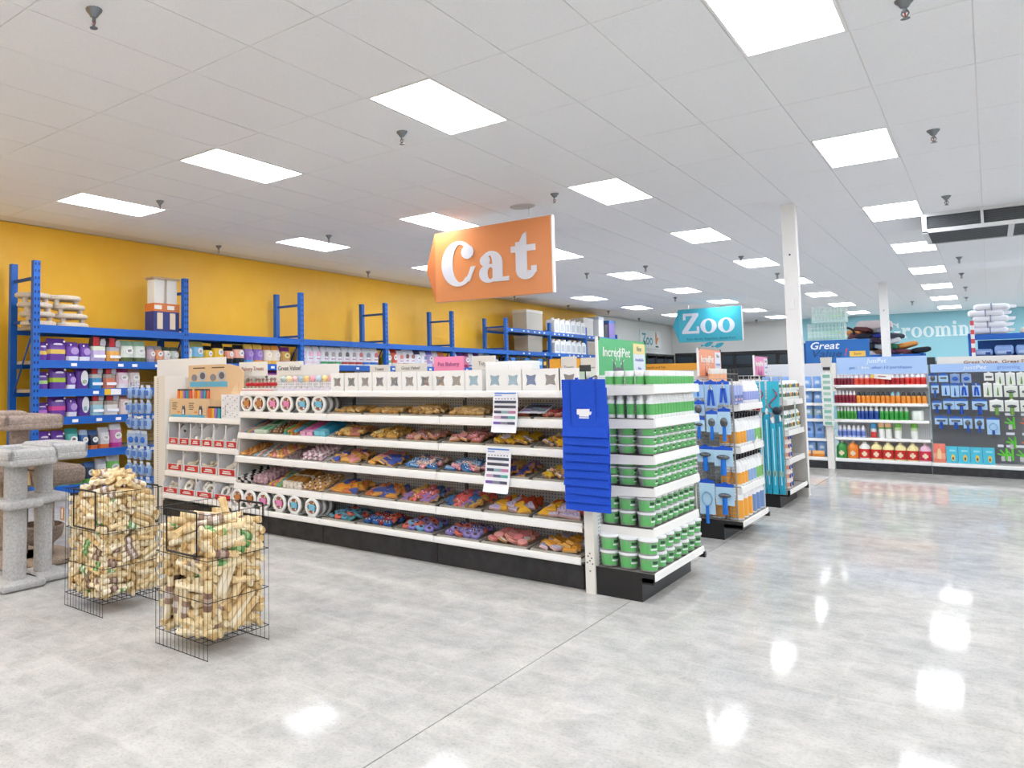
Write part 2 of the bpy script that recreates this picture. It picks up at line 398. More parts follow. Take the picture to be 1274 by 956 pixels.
for ch in 'Grooming':
    q = MB(); adv = glyph(q, ch, 0, h, GW, .03); obj('letter', q.done('letter'), g, (-1.62 + x, -.03, 2.86)).scale.x = .79; x += (adv + .02) * h * .79
# ---------------------------------------------------------------- blue pallet rack along the yellow wall
BLU = M('#1463c4', .4); BLUD = M('#0c4c9e', .45); TAG = M('#f4f6fa', .5); WOODB = M('#b9ad98', .7)
FX, BX = -9.0, -9.6
POSTS = [4.73, 7.12, 9.69, 12.19, 14.7, 17.26, 19.77, 22.25, 24.75]
rack = thing('pallet_rack', None, 'long blue steel pallet rack standing along the yellow wall', 'rack', None, (-9.3, 4.73, 0))
rx0 = -9.3; ry0 = 4.73
HOLE = M('#06234d', .6)
def upright(xo, y, h, front):
    o = obj('upright', MB().box(xo - .035, y - .045, 0, xo + .035, y + .045, h, BLU).done(), rack, (-rx0, -ry0, 0))
    if front:
        m = MB()
        for k in range(int(h / .09)):
            for s in (-.022, .022): m.box(xo + .034, y + s - .009, .04 + k * .09, xo + .0362, y + s + .009, .075 + k * .09, HOLE)
        q = obj('slots', m.done(), o)
for i, y in enumerate(POSTS):
    h = 3.07 if i < 8 else 2.95
    upright(FX, y, h, True); upright(BX, y, h + .02, False)
    for zb in (.35, 2.3, 2.85):
        obj('brace', MB().box(BX, y - .015, zb - .02, FX, y + .015, zb + .02, BLUD).done(), rack, (-rx0, -ry0, 0))
    for z0, z1 in ((.35, 1.3), (1.3, 2.28)):
        obj('brace', MB().tube((BX, y, z0), (FX, y, z1), .014, BLUD, 6).done(), rack, (-rx0, -ry0, 0))
LEV = [.17, .615, 1.065, 1.43, 1.80, 2.25]          # tops of the shelf beams
for i in range(8):
    ya, yb = POSTS[i] + .045, POSTS[i + 1] - .045
    levels = LEV if i < 5 else LEV + [2.83]
    for L in levels:
        for xx in (FX, BX): obj('beam', MB().box(xx - .03, ya, L - .10, xx + .03, yb, L, BLU).box(xx + .03 if xx == FX else xx - .034, ya, L - .03, xx + .034 if xx == FX else xx - .03, yb, L, BLU).done(), rack, (-rx0, -ry0, 0))
        obj('shelf_deck', MB().box(BX + .03, ya, L - .045, FX - .03, yb, L - .004, WOODB).done(), rack, (-rx0, -ry0, 0))
        if L < 2.0 or i >= 5:
            for k in range(7):
                if RND.random() < .75:
                    t = ya + .15 + k * .32 + RND.uniform(-.05, .05)
                    obj('price_tag', MB().box(FX + .034, t, L - .075, FX + .038, t + .085, L - .035, TAG).done(), rack, (-rx0, -ry0, 0))
obj('sale_tag', MB().box(FX + .034, 5.72, 1.34, FX + .039, 5.82, 1.42, M('#f2c437', .5)).box(FX + .034, 5.82, 1.34, FX + .039, 5.98, 1.42, TAG).done(), rack, (-rx0, -ry0, 0))

# pillow bags: bands = [(top fraction, colour)...] from the bottom up
def bag_mesh(w, h, d, bands, pinch=.07, gusset=.9):
    rows = [0.0]
    for f, c in bands:
        a = rows[-1]; n = max(1, int((f - a) / .22))
        for k in range(1, n + 1): rows.append(a + (f - a) * k / n)
    if rows[-1] < 1: rows.append(1.0)
    def col(t):
        for f, c in bands:
            if t < f - 1e-6: return c
        return bands[-1][1]
    mb = MB(); U = [0, .12, .5, .88, 1]; pts = []
    for t in rows:
        th = gusset if t < .05 else (1.0 if t < .58 else 1 + (pinch - 1) * ((t - .58) / .42) ** 1.4)
        wf = 1.0 - .05 * abs(2 * t - .8) ** 2 + (.05 if t > .93 else 0)
        pts.append([((u - .5) * w * wf, -d / 2 * th * (.42 if u in (0, 1) else (.86 if u in (.12, .88) else 1.12)), h * t) for u in U])
    for r in range(len(rows) - 1):
        m = M(col((rows[r] + rows[r + 1]) / 2), .35)
        A, B = pts[r], pts[r + 1]
        for k in range(4):
            mb.face((A[k], A[k + 1], B[k + 1], B[k]), m)
            mb.face(((A[k + 1][0], -A[k + 1][1], A[k + 1][2]), (A[k][0], -A[k][1], A[k][2]), (B[k][0], -B[k][1], B[k][2]), (B[k + 1][0], -B[k + 1][1], B[k + 1][2])), m)
        for k in (0, 4):
            q = [(A[k]), (B[k]), (B[k][0], -B[k][1], B[k][2]), (A[k][0], -A[k][1], A[k][2])]
            mb.face(q if k == 0 else q[::-1], m)
    mb.face([(p[0], -p[1], p[2]) for p in pts[0]] + pts[0][::-1], M(bands[0][1], .35))
    mb.face(pts[-1] + [(p[0], -p[1], p[2]) for p in pts[-1][::-1]], M(bands[-1][1], .35))
    return mb.done('bag', True)
def patch(w, h, cx, cz, y, hexs, kind='rect', th=.006):
    mb = MB(); m = M(hexs, .4)
    if kind == 'oval': mb.prism(arc(cx, cz, w / 2, h / 2, 0, 345, 15), th, m, off=y)
    elif kind == 'blob': mb.prism([(cx - w * .5, cz - h * .45), (cx + w * .4, cz - h * .5), (cx + w * .5, cz + h * .1), (cx + w * .2, cz + h * .5), (cx - w * .3, cz + h * .45), (cx - w * .5, cz + h * .1)], th, m, off=y)
    else: mb.prism([(cx - w / 2, cz - h / 2), (cx + w / 2, cz - h / 2), (cx + w / 2, cz + h / 2), (cx - w / 2, cz + h / 2)], th, m, off=y)
    return mb.done('label')
_BAG = {}
def bag(desc, where, x, y, z, w, h, d, bands, patches, rotz=PI / 2, tilt=0.0, cat='pet food bag', group=None, name='pet_food_bag'):
    k = (round(w, 3), round(h, 3), round(d, 3), tuple(bands), tuple(patches))
    if k not in _BAG:
        ps = []
        for (nm, pw, ph, px, pz, c, kd) in patches:
            ps.append((nm, patch(pw * w, ph * h, px * w, pz * h, -d / 2 * (1.12 if pz < .66 else .98) - .006, c, kd)))
        _BAG[k] = (bag_mesh(w, h, d, bands), ps)
    me, ps = _BAG[k]
    return thing(name, None, (desc + ' ' + where).strip(), cat, group, (x, y, z), (tilt, 0, rotz), parts=[('bag_body', me)] + ps)
PU, PU2, PUD = '#6b3fa0', '#7d4fb5', '#4d2a7a'
def purple(band): return [(.30, PU), (.50, band), (1, PU)], [('brand_mark', .5, .09, 0, .74, '#e9dcf5', 'blob'), ('dot', .12, .09, .32, .86, '#ffffff', 'oval')]
def purplewhite(): return [(.24, '#f0eef2'), (1, PU2)], [('label', .66, .38, 0, .52, '#b79ad6', 'oval'), ('dot', .14, .1, -.3, .84, '#ffffff', 'oval')]
def tallpurple(inner): return [(1, PU)], [('label', .6, .68, 0, .46, '#eef0f4', 'oval'), ('inner_label', .36, .2, 0, .3, inner, 'blob')]
def redtop(mid, low): return [(.45, low), (.62, mid), (1, '#5a5048')], [('red_flag', .42, .36, -.25, .82, '#c4232c', 'rect'), ('pet_picture', .4, .3, .22, .78, '#b9b7bd', 'blob'), ('text_panel', .8, .12, 0, .2, '#ffffff' if low != '#efe9ea' else '#d9a0a0', 'rect')]
def banded(a, b, c, lab='#f4f2ee', em='#6d6a6a'): return [(.2, a), (.75, b), (1, c)], [('label', .6, .3, 0, .5, lab, 'oval'), ('emblem', .3, .12, 0, .52, em, 'blob')]
# shelf 1 (top), first bay: (y0, y1, height, design, words)
def row(zs, items, shelf, depth=.16, xf=-8.99):
    for n, (y0, y1, h, dz, words) in enumerate(items):
        b, p = dz
        bag(words + ',', '%s on %s' % (nth(n), shelf), xf - depth / 2 - .055, (y0 + y1) / 2, zs, (y1 - y0) * .97, h, depth, b, p, PI / 2 + RND.uniform(-.06, .06))
row(1.80, [(4.79, 4.94, .24, purple('#e8c45a'), 'small purple bag with a yellow band'), (4.94, 5.21, .29, purple('#e8c45a'), 'large purple bag with a yellow band'),
           (5.21, 5.40, .25, purplewhite(), 'purple pouch with a white foot'), (5.41, 5.57, .24, purplewhite(), 'purple pouch with a white foot'),
           (5.58, 5.81, .33, redtop('#dfe8d0', '#cdbde0'), 'lilac bag with a red corner flag'), (5.82, 6.04, .32, redtop('#b0aeb8', '#eeb155'), 'orange bag with a red corner flag'),
           (6.05, 6.27, .30, banded('#5d6b3a', '#e6ecdf', '#9cc3a6'), 'pale green bag with a dark foot'), (6.27, 6.47, .30, banded('#5d6b3a', '#e6ecdf', '#9cc3a6'), 'pale green bag with a dark foot'),
           (6.50, 6.63, .24, banded('#a69fae', '#c9b0b8', '#a8a0b4'), 'grey pouch with a pink face'), (6.63, 6.77, .24, banded('#c98d6a', '#e8a070', '#9a938f'), 'orange and grey pouch'),
           (6.78, 6.91, .23, banded('#d49c86', '#e9e4dd', '#4d5c4d'), 'dark green and white pouch'), (6.92, 7.06, .23, banded('#d49c86', '#c9d6c6', '#60705c'), 'sage green pouch')], 'top shelf of bay one')
row(1.43, [(4.78, 4.96, .22, purple('#b7d98a'), 'small purple bag with a green band'), (4.98, 5.22, .29, purple('#b5cf3c'), 'large purple bag with a lime band'),
           (5.22, 5.35, .22, purplewhite(), 'narrow purple pouch'), (5.36, 5.55, .30, tallpurple('#8fbf5a'), 'tall purple bag with white oval window'),
           (5.56, 5.76, .31, redtop('#c9c6bd', '#3f97cf'), 'blue bag with a red corner flag'), (5.77, 5.97, .31, redtop('#b9a89c', '#e08468'), 'salmon bag with a red corner flag'),
           (5.98, 6.18, .29, banded('#efe9ea', '#f0d6de', '#c2497c'), 'pink bag with a white foot'), (6.18, 6.38, .29, banded('#e8e2e2', '#e6dcd6', '#b98c82'), 'dusty rose bag')], 'second shelf of bay one')
row(1.065, [(4.78, 4.96, .19, purple('#c77ad0'), 'small purple bag with a mauve band'), (4.97, 5.22, .28, purple('#e04f9b'), 'large purple bag with a pink band'),
            (5.23, 5.38, .24, purplewhite(), 'narrow purple and white pouch'), (5.39, 5.57, .32, tallpurple('#4fb5cf'), 'tall purple bag, white oval, blue mark'),
            (5.58, 5.78, .31, redtop('#c9c6bd', '#a9d9e4'), 'pale blue bag with a red corner flag'), (5.79, 6.02, .31, redtop('#b9a89c', '#e9e6e0'), 'white bag with a red corner flag'),
            (6.03, 6.2, .28, banded('#f0e0d8', '#f2dcd6', '#d99a8a'), 'pale salmon bag')], 'third shelf of bay one')
row(.615, [(4.80, 5.00, .27, purple('#c9b6e0'), 'plum bag partly hidden'), (5.01, 5.20, .27, purple('#a584c9'), 'violet bag partly hidden'), (5.22, 5.40, .29, banded('#3fa59a', '#5bb8ae', '#3f9a90'), 'teal bag'),
           (5.42, 5.55, .26, banded('#6dbb4a', '#3f6fb0', '#a9bcd6'), 'blue and green pouch'), (5.56, 5.70, .25, banded('#e2793a', '#2c3448', '#3f5f92'), 'navy pouch with an orange foot'),
           (5.71, 5.88, .28, banded('#e2793a', '#e5e3e0', '#cfcfd2'), 'grey pouch with an orange foot'), (5.89, 6.08, .32, banded('#c23a93', '#d98ac0', '#f2f0f2'), 'white bag with a magenta foot')], 'fourth shelf of bay one')
row(.17, [(4.85, 5.05, .26, banded('#4fa3c9', '#6fb8d6', '#4f9ab8'), 'light blue bag'), (5.06, 5.28, .26, banded('#5fb0cf', '#7fc0dc', '#4f9ab8'), 'sky blue bag'), (5.3, 5.48, .26, banded('#5fae4a', '#2c3a52', '#3f5f92'), 'navy pouch with a green foot'),
          (5.49, 5.66, .27, banded('#6fb855', '#2f3c55', '#46669a'), 'dark blue pouch'), (5.67, 5.84, .30, banded('#b9b9bd', '#dcdcdf', '#c6c6ca'), 'silver grey bag'), (5.85, 6.05, .34, banded('#57a845', '#7cc45f', '#e8e8ea'), 'white bag with a bright green side')], 'bottom shelf of bay one')
def sack(a, b, em): return [(.22, a), (.30, '#2b2b2b' if a == '#1f1f22' else a), (.75, b), (1, a)], [('label', .44, .3, .05, .55, '#f3f3f3', 'oval'), ('emblem', .22, .14, .08, .55, em, 'blob')]
row(1.80, [(7.18, 7.31, .30, sack('#d8d29a', '#e9f2f6', '#c06a6a'), 'small white and straw seed bag'), (7.31, 7.56, .33, sack('#a8a25a', '#7fc4e6', '#7a5fa0'), 'large clear seed bag with a blue label'),
           (7.56, 7.73, .27, sack('#1f1f22', '#f0c32c', '#8a5fa0'), 'small black seed bag with a yellow label'), (7.74, 7.97, .32, sack('#1f1f22', '#f3c81f', '#8a4a5a'), 'large black seed bag with a yellow label'),
           (8.0, 8.17, .27, sack('#1f1f22', '#f0a48c', '#7a4a6a'), 'small black seed bag with a salmon label'), (8.18, 8.41, .31, sack('#1f1f22', '#f2b8a4', '#6a4a7a'), 'large black seed bag, pale salmon label'),
           (8.42, 8.61, .33, banded('#5aa8e0', '#9d78c6', '#efc65a', '#b79ad6'), 'yellow and violet bag with a blue foot'), (8.62, 8.83, .33, banded('#eda23a', '#9d78c6', '#efc65a', '#b79ad6'), 'yellow and violet bag with an orange foot'),
           (8.86, 9.03, .32, banded('#f0c060', '#f3e6d2', '#eba04a', '#fbf3e6', '#d9a05a'), 'cream bag with an orange top'), (9.04, 9.24, .32, banded('#f0c060', '#f3e6d2', '#eba04a', '#fbf3e6', '#d9a05a'), 'cream bag with an orange top'),
           (9.27, 9.5, .30, banded('#a84a9a', '#c9a05a', '#7a2f80', '#f0d98a'), 'magenta bag with a yellow label')], 'top shelf of bay two')
def paleb(foot, em): return [(.08, '#f4f4f6'), (.2, foot), (1, '#f1f0f3')], [('pet_picture', .5, .26, .05, .6, em, 'blob'), ('brand_mark', .5, .06, 0, .34, '#cfa0b4', 'rect')]
row(1.80, [(9.74, 9.87, .33, paleb('#f0dbe4', '#f0c4d6'), 'white bag with faint pink print'), (9.88, 10.08, .34, paleb('#f0dbe4', '#f0b8d0'), 'white bag with faint pink print'), (10.09, 10.29, .34, paleb('#f0dbe4', '#eeb0cc'), 'white bag with faint pink print'),
           (10.31, 10.5, .34, paleb('#3f9a5f', '#8a8278'), 'white bag with a green foot'), (10.51, 10.7, .34, paleb('#3f9a5f', '#b0a8a0'), 'white bag with a green foot'), (10.71, 10.89, .34, paleb('#4aa868', '#8a8278'), 'white bag with a green foot'),
           (10.91, 11.11, .35, paleb('#b8403a', '#6a6058'), 'white bag with a red foot'), (11.12, 11.32, .35, paleb('#b8403a', '#a8a098'), 'white bag with a red foot'), (11.33, 11.53, .35, paleb('#b03a35', '#b86a6a'), 'white bag with a red foot'),
           (11.55, 11.78, .35, paleb('#2f6fc0', '#8a8f98'), 'white bag with a blue foot'), (11.79, 12.04, .36, paleb('#2f6fc0', '#c06a70'), 'white bag with a blue foot')], 'top shelf of bay three')
row(1.80, [(12.27, 12.47, .34, banded('#e8e6e0', '#6fbb6a', '#e8e6e0'), 'green and white bag'), (12.48, 12.68, .36, banded('#d8d4cc', '#e2604f', '#b83a30'), 'red and white bag'), (12.69, 12.88, .33, paleb('#e8a0a0', '#e0705f'), 'white bag with a red picture'),
           (12.89, 13.09, .36, paleb('#b04a50', '#7a4a48'), 'white bag with a maroon picture'), (13.10, 13.3, .36, paleb('#c05a58', '#9a5a50'), 'white bag with a brown picture'), (13.31, 13.55, .35, banded('#38507f', '#dfe4ee', '#3a3050', '#f4f4f6', '#6a6a80'), 'navy topped white bag'),
           (13.56, 13.78, .33, paleb('#d070a8', '#8a8ab0'), 'white bag with a pink foot'), (13.8, 14.0, .36, banded('#e8e0f0', '#b9a0d6', '#6a5fb0'), 'lavender bag'), (14.02, 14.22, .36, banded('#d6a0b8', '#efe6ea', '#c9c6c2'), 'grey topped pale bag'), (14.24, 14.5, .34, banded('#b5305a', '#e06a8a', '#d9784a'), 'pink bag with an orange top')], 'top shelf of bay four')
row(1.80, [(14.8, 15.05, .34, paleb('#c98ab0', '#c04a80'), 'white and rose bag'), (15.06, 15.3, .36, banded('#5a3a8a', '#8a5fb5', '#5a3a8a'), 'dark violet bag'), (15.32, 15.55, .35, banded('#c03a6a', '#e08aa8', '#6a2f60'), 'crimson bag'), (15.58, 15.8, .34, paleb('#7a8ac0', '#5a6a90'), 'white and grey blue bag'),
           (15.82, 16.05, .35, banded('#8a3a90', '#c06ab8', '#5a2f80'), 'orchid bag'), (16.08, 16.3, .35, paleb('#38508a', '#a0a8b8'), 'white bag with a navy foot'), (16.35, 16.6, .34, banded('#c9d6e6', '#e8eef4', '#a8b8cc'), 'pale grey blue bag'), (16.65, 16.95, .33, banded('#1f3f8a', '#3f7fd0', '#1f2f5a'), 'royal blue bag')], 'top shelf of bay five')
# second shelf of the further bays: only their tops show above the header cards
row(1.43, [(7.2, 7.6, .3, banded('#e8d6ea', '#e8d6ea', '#dcc0e2'), 'pale pink bag'), (8.0, 8.4, .3, banded('#f0c9dc', '#eed4e6', '#e2c4e4'), 'pink bag behind the pet display'), (8.9, 9.3, .28, banded('#a84a9a', '#c06ab0', '#7a2f80'), 'magenta bag low behind a header card')], 'second shelf of bay two')
row(1.43, [(11.35, 11.5, .28, paleb('#38404a', '#6a6058'), 'white and charcoal bag'), (11.52, 11.66, .28, paleb('#38404a', '#8a8278'), 'white and charcoal bag'), (11.68, 11.84, .28, paleb('#4a505a', '#6a6058'), 'white and charcoal bag'), (11.86, 12.02, .28, paleb('#4a505a', '#8a8278'), 'white and charcoal bag')], 'second shelf of bay three')
# trays of tins in the sixth bay
for k in range(9):
    y = 17.4 + k * .26
    thing('pet_food_box', MB().box(-.1, -.12, 0, .1, .12, .28, M(('#22262c', '#2f7fd6', '#1b1f26')[k % 3], .4)).box(.1, -.08, .1, .104, .08, .2, M(('#d9a83a', '#cfe2f4', '#e8b84a')[k % 3], .4)).done(),
          '%s box, %s along the top food shelf of the sixth bay' % (('dark grey', 'bright blue', 'black')[k % 3], nth(k)), 'box', 'boxes on the rack', (-9.12, y, 1.80))

# on top of the rack: carpeted perches, two scratching posts, white bins
CARB = noisy('beige_carpet', '#cbbca9', '#ddd0c0', 60, .95, .5, 140)
def perch_mesh(L=.47, D=.36):
    m = MB(); m.lathe([(.001, -.046), (.92, -.046), (1, -.03), (1, .0), (.93, .016), (.001, .008)], 16, CARB, (0, 0, 0), D / 2, L / 2); return m.done('tray', True)
pm = perch_mesh(); pl = MB().lathe([(.038, -.075), (.038, 0)], 10, CARB, (0, 0, 0)).done('leg', True)
n = 0
for r, ys in enumerate(((4.90, 5.38), (4.88, 5.36), (4.85, 5.32), (4.82, 5.26))):
    for q, y in enumerate(ys):
        p = thing('cat_perch', None, 'beige carpeted cat perch, %s of the stacked tier %s above the blue beam' % (('near one', 'far one')[q], ('lowest', 'second', 'third', 'highest')[r]), 'cat perch', 'stacked cat perches on the rack', (-9.24, y, 2.296 + r * .12))
        obj('tray', pm, p); 
        if r:
            for s in (-.14, .14): obj('leg', pl, p, (.06, s, -.045))
for q, y in enumerate((6.70, 6.93)):
    t = thing('scratching_post', None, 'boxed white scratching post on the rack, %s' % ('left of its twin' if q == 0 else 'touching the second blue upright'), 'scratching post', None, (-9.15, y, 2.25))
    obj('carton', MB().box(-.11, -.115, 0, .11, .115, .36, M('#2b3780', .45)).box(-.113, -.117, .3, .113, .117, .42, M('#d97b3c', .45)).done(), t)
    obj('post_picture', MB().box(.112, -.06, .04, .115, .04, .28, M('#e8d5bb', .5)).box(.113, -.11, .33, .116, .02, .39, M('#f3efe8', .5)).done(), t)
    obj('post', MB().box(-.085, -.09, .42, .085, .09, .78, M('#ece9e2', .8)).done(), t)
    obj('cap', MB().box(-.115, -.12, .78, .115, .12, .81, M('#b99d7a', .7)).done(), t)
BIN = M('#e3e4e6', .35); 
def litter(x, y, z, w, d, h, lab, lid=True, c=BIN, group=None):
    t = thing('storage_bin', None, lab, 'bin', group, (x, y, z))
    obj('tub', MB().lathe([(.001, 0), (.62, 0), (.70, h * .86)], 4, c, sx=d, sy=w, T=Matrix.Rotation(PI / 4, 4, 'Z')).done(), t)
    if lid: obj('lid', MB().box(-d * .53, -w * .53, h * .86, d * .53, w * .53, h, M('#f2f2f2', .4)).done(), t)
def blk(x, y, z, w, d, h, hx, lab, band=None, name='storage_bin', cat='bin', group=None):
    t = thing(name, None, lab, cat, group, (x, y, z))
    obj('box_body', MB().box(-d / 2, -w / 2, 0, d / 2, w / 2, h, M(hx, .4)).done(), t)
    obj('rim', MB().box(-d / 2 - .01, -w / 2 - .01, h * .86, d / 2 + .01, w / 2 + .01, h, M(band or hx, .4)).done(), t)
blk(-9.3, 19.1, 2.83, .95, .4, .56, '#c9c2b6', 'large grey beige bin with a cream lid on the far rack', '#e6e0d2')
blk(-9.3, 19.1, 2.25, .85, .4, .44, '#b0a698', 'taupe bin under the large lidded bin', '#c4baac')
for k in range(6):
    for z, hh in ((2.83, .42), (2.25, .40)):
        t = thing('litter_jug', None, 'white litter jug, %s on the %s far rack shelf' % (nth(k), 'upper' if z > 2.5 else 'lower'), 'jug', 'white litter jugs on the far rack', (-9.1, 20.2 + k * .37, z))
        obj('jug_body', MB().prism([(-.16, 0), (.16, 0), (.16, hh * .7), (.07, hh * .86), (-.10, hh * .86), (-.16, hh * .7)], .25, M('#e9eaec', .35), 'yz', -.12).done(), t)
        obj('cap', MB().tube((0, .0, hh * .86), (0, 0, hh), .05, M('#f6f6f6', .4), 10).done(), t)
        obj('label', MB().box(.131, -.1, .05, .134, .1, hh * .6, M('#c3c6cc', .4)).done(), t)
for k in range(4): blk(-9.1, 20.25 + k * .5, 2.26, .4, .2, .13, '#2f5fae', 'blue box under the white jugs, %s from the near upright' % nth(k), None, 'litter_box', 'box', 'blue boxes under the jugs')
blk(-9.3, 22.75, 2.83, .75, .4, .55, '#d9d6d0', 'pale open bin beyond the white jugs', '#e3e0da'); blk(-9.25, 22.8, 2.25, .7, .4, .42, '#a89c8e', 'taupe bin on the last lower bay', '#b9ae9f')
blk(-9.15, 23.45, 2.83, .4, .35, .62, '#eceef2', 'tall white bin near the rack end', '#d0d4dc'); blk(-9.15, 23.85, 2.83, .3, .35, .4, '#2a2c34', 'black bin near the rack end', '#3a3c44')
blk(-9.12, 24.35, 2.83, .5, .3, .55, '#7f6fb4', 'purple and blue carton at the rack end', '#3f78c4')
# ---------------------------------------------------------------- main treat gondola
def dots(name, base, hole, pitch=.0254, rad=.2, axis='x'):
    m = bpy.data.materials.new(name); m.use_nodes = True
    nt = m.node_tree; b = nt.nodes['Principled BSDF']; N = nt.nodes.new; L = nt.links.new
    tc = N('ShaderNodeTexCoord'); mp = N('ShaderNodeMapping'); mp.inputs['Scale'].default_value = (1 / pitch,) * 3; L(tc.outputs['Object'], mp.inputs['Vector'])
    fr = N('ShaderNodeVectorMath'); fr.operation = 'FRACTION'; L(mp.outputs['Vector'], fr.inputs[0])
    sb = N('ShaderNodeVectorMath'); sb.operation = 'SUBTRACT'; sb.inputs[1].default_value = (.5, .5, .5); L(fr.outputs[0], sb.inputs[0])
    ml = N('ShaderNodeVectorMath'); ml.operation = 'MULTIPLY'; ml.inputs[1].default_value = (1, 0, 1) if axis == 'x' else (0, 1, 1); L(sb.outputs[0], ml.inputs[0])
    ln = N('ShaderNodeVectorMath'); ln.operation = 'LENGTH'; L(ml.outputs[0], ln.inputs[0])
    lt = N('ShaderNodeMath'); lt.operation = 'LESS_THAN'; lt.inputs[1].default_value = rad; L(ln.outputs['Value'], lt.inputs[0])
    x = N('ShaderNodeMix'); x.data_type = 'RGBA'; x.inputs[6].default_value = lin(base); x.inputs[7].default_value = lin(hole); L(lt.outputs[0], x.inputs[0])
    L(x.outputs[2], b.inputs['Base Color']); b.inputs['Roughness'].default_value = .5
    return m
PEG = dots('pegboard_grey', '#eeeff2', '#7d7e84'); PEGW = dots('pegboard_white', '#d9d8d2', '#b5b3ac'); PEGY = dots('pegboard_side', '#eeeff2', '#7d7e84', axis='y')
SHW = M('#f0efea', .4); SHT = M('#a8a39c', .45); LIP = M('#f7f6f2', .35); KICK = noisy('kick_black', '#232326', '#343437', 14, .5); DIV = M('#e4e4e2', .5)
STRIP = M('#fbfbfb', .3)
def part(root, name, mesh): return obj(name, mesh, root, tuple(-c for c in root.location))
def gshelf(x0, x1, yf, yb, z, lip=.065, top=SHT):
    m = MB(); m.box(x0 + .006, yf + .012, z - .028, x1 - .006, yb, z - .008, top)
    m.prism([(yf + .012, z - lip), (yf, z - lip + .006), (yf + .004, z), (yf + .012, z + .004)], x1 - x0, LIP, 'yz', x0)
    m.box(x0 + .004, yf - .0015, z - lip + .018, x1 - .004, yf + .004, z - .012, STRIP)
    for s in (x0, x1 - .004): m.prism([(yf + .012, z - .03), (yb, z - .08), (yb, z - .02), (yf + .012, z - .008)], .004, SHW, 'yz', s)
    return m.done('shelf')
SX = [-7.05, -5.84, -4.63, -3.40, -2.19]
G1 = thing('shelf_gondola', None, 'long white store gondola full of dog treats on grey pegboard', 'shelving', None, (-4.6, 5.75, 0))
for k in range(4):
    x0, x1 = SX[k] + .004, SX[k + 1] - .004
    part(G1, 'back_panel', MB().box(x0, 5.745, .12, x1, 5.765, 1.5, PEGW if k == 0 else PEG).done())
    part(G1, 'kick_panel', MB().box(x0, 5.262, 0, x1, 5.29, .165, KICK).done())
    if k < 3: part(G1, 'slot_post', MB().box(x1 - .012, 5.735, .1, x1 + .02, 5.75, 1.56, M('#77787c', .5)).done())
part(G1, 'crown_rail', MB().box(SX[0], 5.735, 1.5, SX[4], 5.775, 1.56, WHITE).done())
SH = [(.225, 5.21, .05), (.455, 5.252, .062), (.73, 5.268, .064), (.962, 5.308, .058), (1.178, 5.328, .062), (1.39, 5.343, .05)]
for k in (1, 2, 3):
    for z, yf, lp in SH: part(G1, 'shelf', gshelf(SX[k] + .002, SX[k + 1] - .002, yf, 5.745, z, lp))
SH0 = [(.25, 5.23, .055), (.495, 5.29, .06), (.785, 5.31, .055), (1.098, 5.34, .055)]
for z, yf, lp in SH0: part(G1, 'shelf', gshelf(SX[0] + .002, SX[1] - .002, yf, 5.745, z, lp, SHW))
part(G1, 'divider', MB().prism([(5.30, .395), (5.745, .395), (5.745, 1.16), (5.35, 1.16)], .012, DIV, 'yz', -5.846).done())
part(G1, 'end_panel', MB().box(-7.27, 5.30, 0, -7.06, 5.33, 1.57, OFFW).box(-7.09, 5.33, 0, -7.06, 6.25, 1.57, OFFW).done())
m = MB()
for k in range(58): m.box(-7.20, 5.297, .06 + k * .0258, -7.19, 5.2995, .074 + k * .0258, M('#8f8c86', .6))
part(G1, 'slots', m.done())
po = part(G1, 'end_post', MB().box(-2.15, 5.19, 0, -2.085, 6.30, 1.47, OFFW).done())
m = MB()
for a, b in ((0, 0), (.012, .018), (-.012, .03), (.0, .05), (-.018, -.014), (.018, -.02), (0, -.07)): m.box(-2.122 + a, 5.1885, .22 + b, -2.112 + a, 5.1895, .23 + b, M('#77746e', .6))
part(G1, 'bolt_holes', m.done())
for k in range(4): part(G1, 'slat', MB().box(-6.25, 5.73, 1.36 + k * .035, -5.85, 5.744, 1.388 + k * .035, M('#dcdad3', .5)).done())
part(G1, 'header_board', MB().box(-7.62, 5.60, 1.545, -6.36, 5.615, 1.775, M('#f2f2f0', .5)).done())
part(G1, 'rear_shelves', MB().box(-7.05, 5.77, .1, -2.19, 6.25, .2, SHW).box(-7.05, 5.77, .6, -2.19, 6.2, .63, SHW).box(-7.05, 5.77, 1.1, -2.19, 6.15, 1.13, SHW).done())

# header cards standing on the crown rail
def card(x0, x1, z0, z1, y, hx, words, lab, size=.07, tc='#8a8480', cat='sign'):
    c = thing('header_card', MB().box(x0, y, z0, x1, y + .012, z1, M(hx, .5)).done(), lab, cat, None, (0, 0, 0))
    if words: obj('lettering', text_mesh(words, size, M(tc, .5)), c, ((x0 + x1) / 2, y - .004, (z0 + z1) / 2))
    return c
card(-6.24, -5.80, 1.555, 1.71, 5.70, '#efece5', 'Bakery Treats', 'cream header card reading Bakery Treats', .062, '#b98a80')
card(-5.65, -5.27, 1.555, 1.70, 5.70, '#e9e7e2', 'Great Value!', 'pale grey header card reading Great Value', .066, '#77797c')
card(-5.268, -4.79, 1.555, 1.66, 5.70, '#ecebe8', '', 'blank white header card right of the Great Value card')
card(-4.40, -4.17, 1.555, 1.635, 5.70, '#dcd8cf', 'Treats', 'small beige header card reading Treats', .04)
card(-4.10, -3.76, 1.555, 1.64, 5.70, '#e3dfd6', 'Great Value!', 'beige header card with small Great Value lettering', .04)
card(-3.68, -3.38, 1.555, 1.69, 5.70, '#f58fb8', 'Pet Bakery', 'bright pink header card reading Pet Bakery', .05, '#a85a8a')
card(-3.30, -3.08, 1.555, 1.685, 5.705, '#e0dcd4', 'Toys', 'beige header card reading Toys beside the pink one', .05)

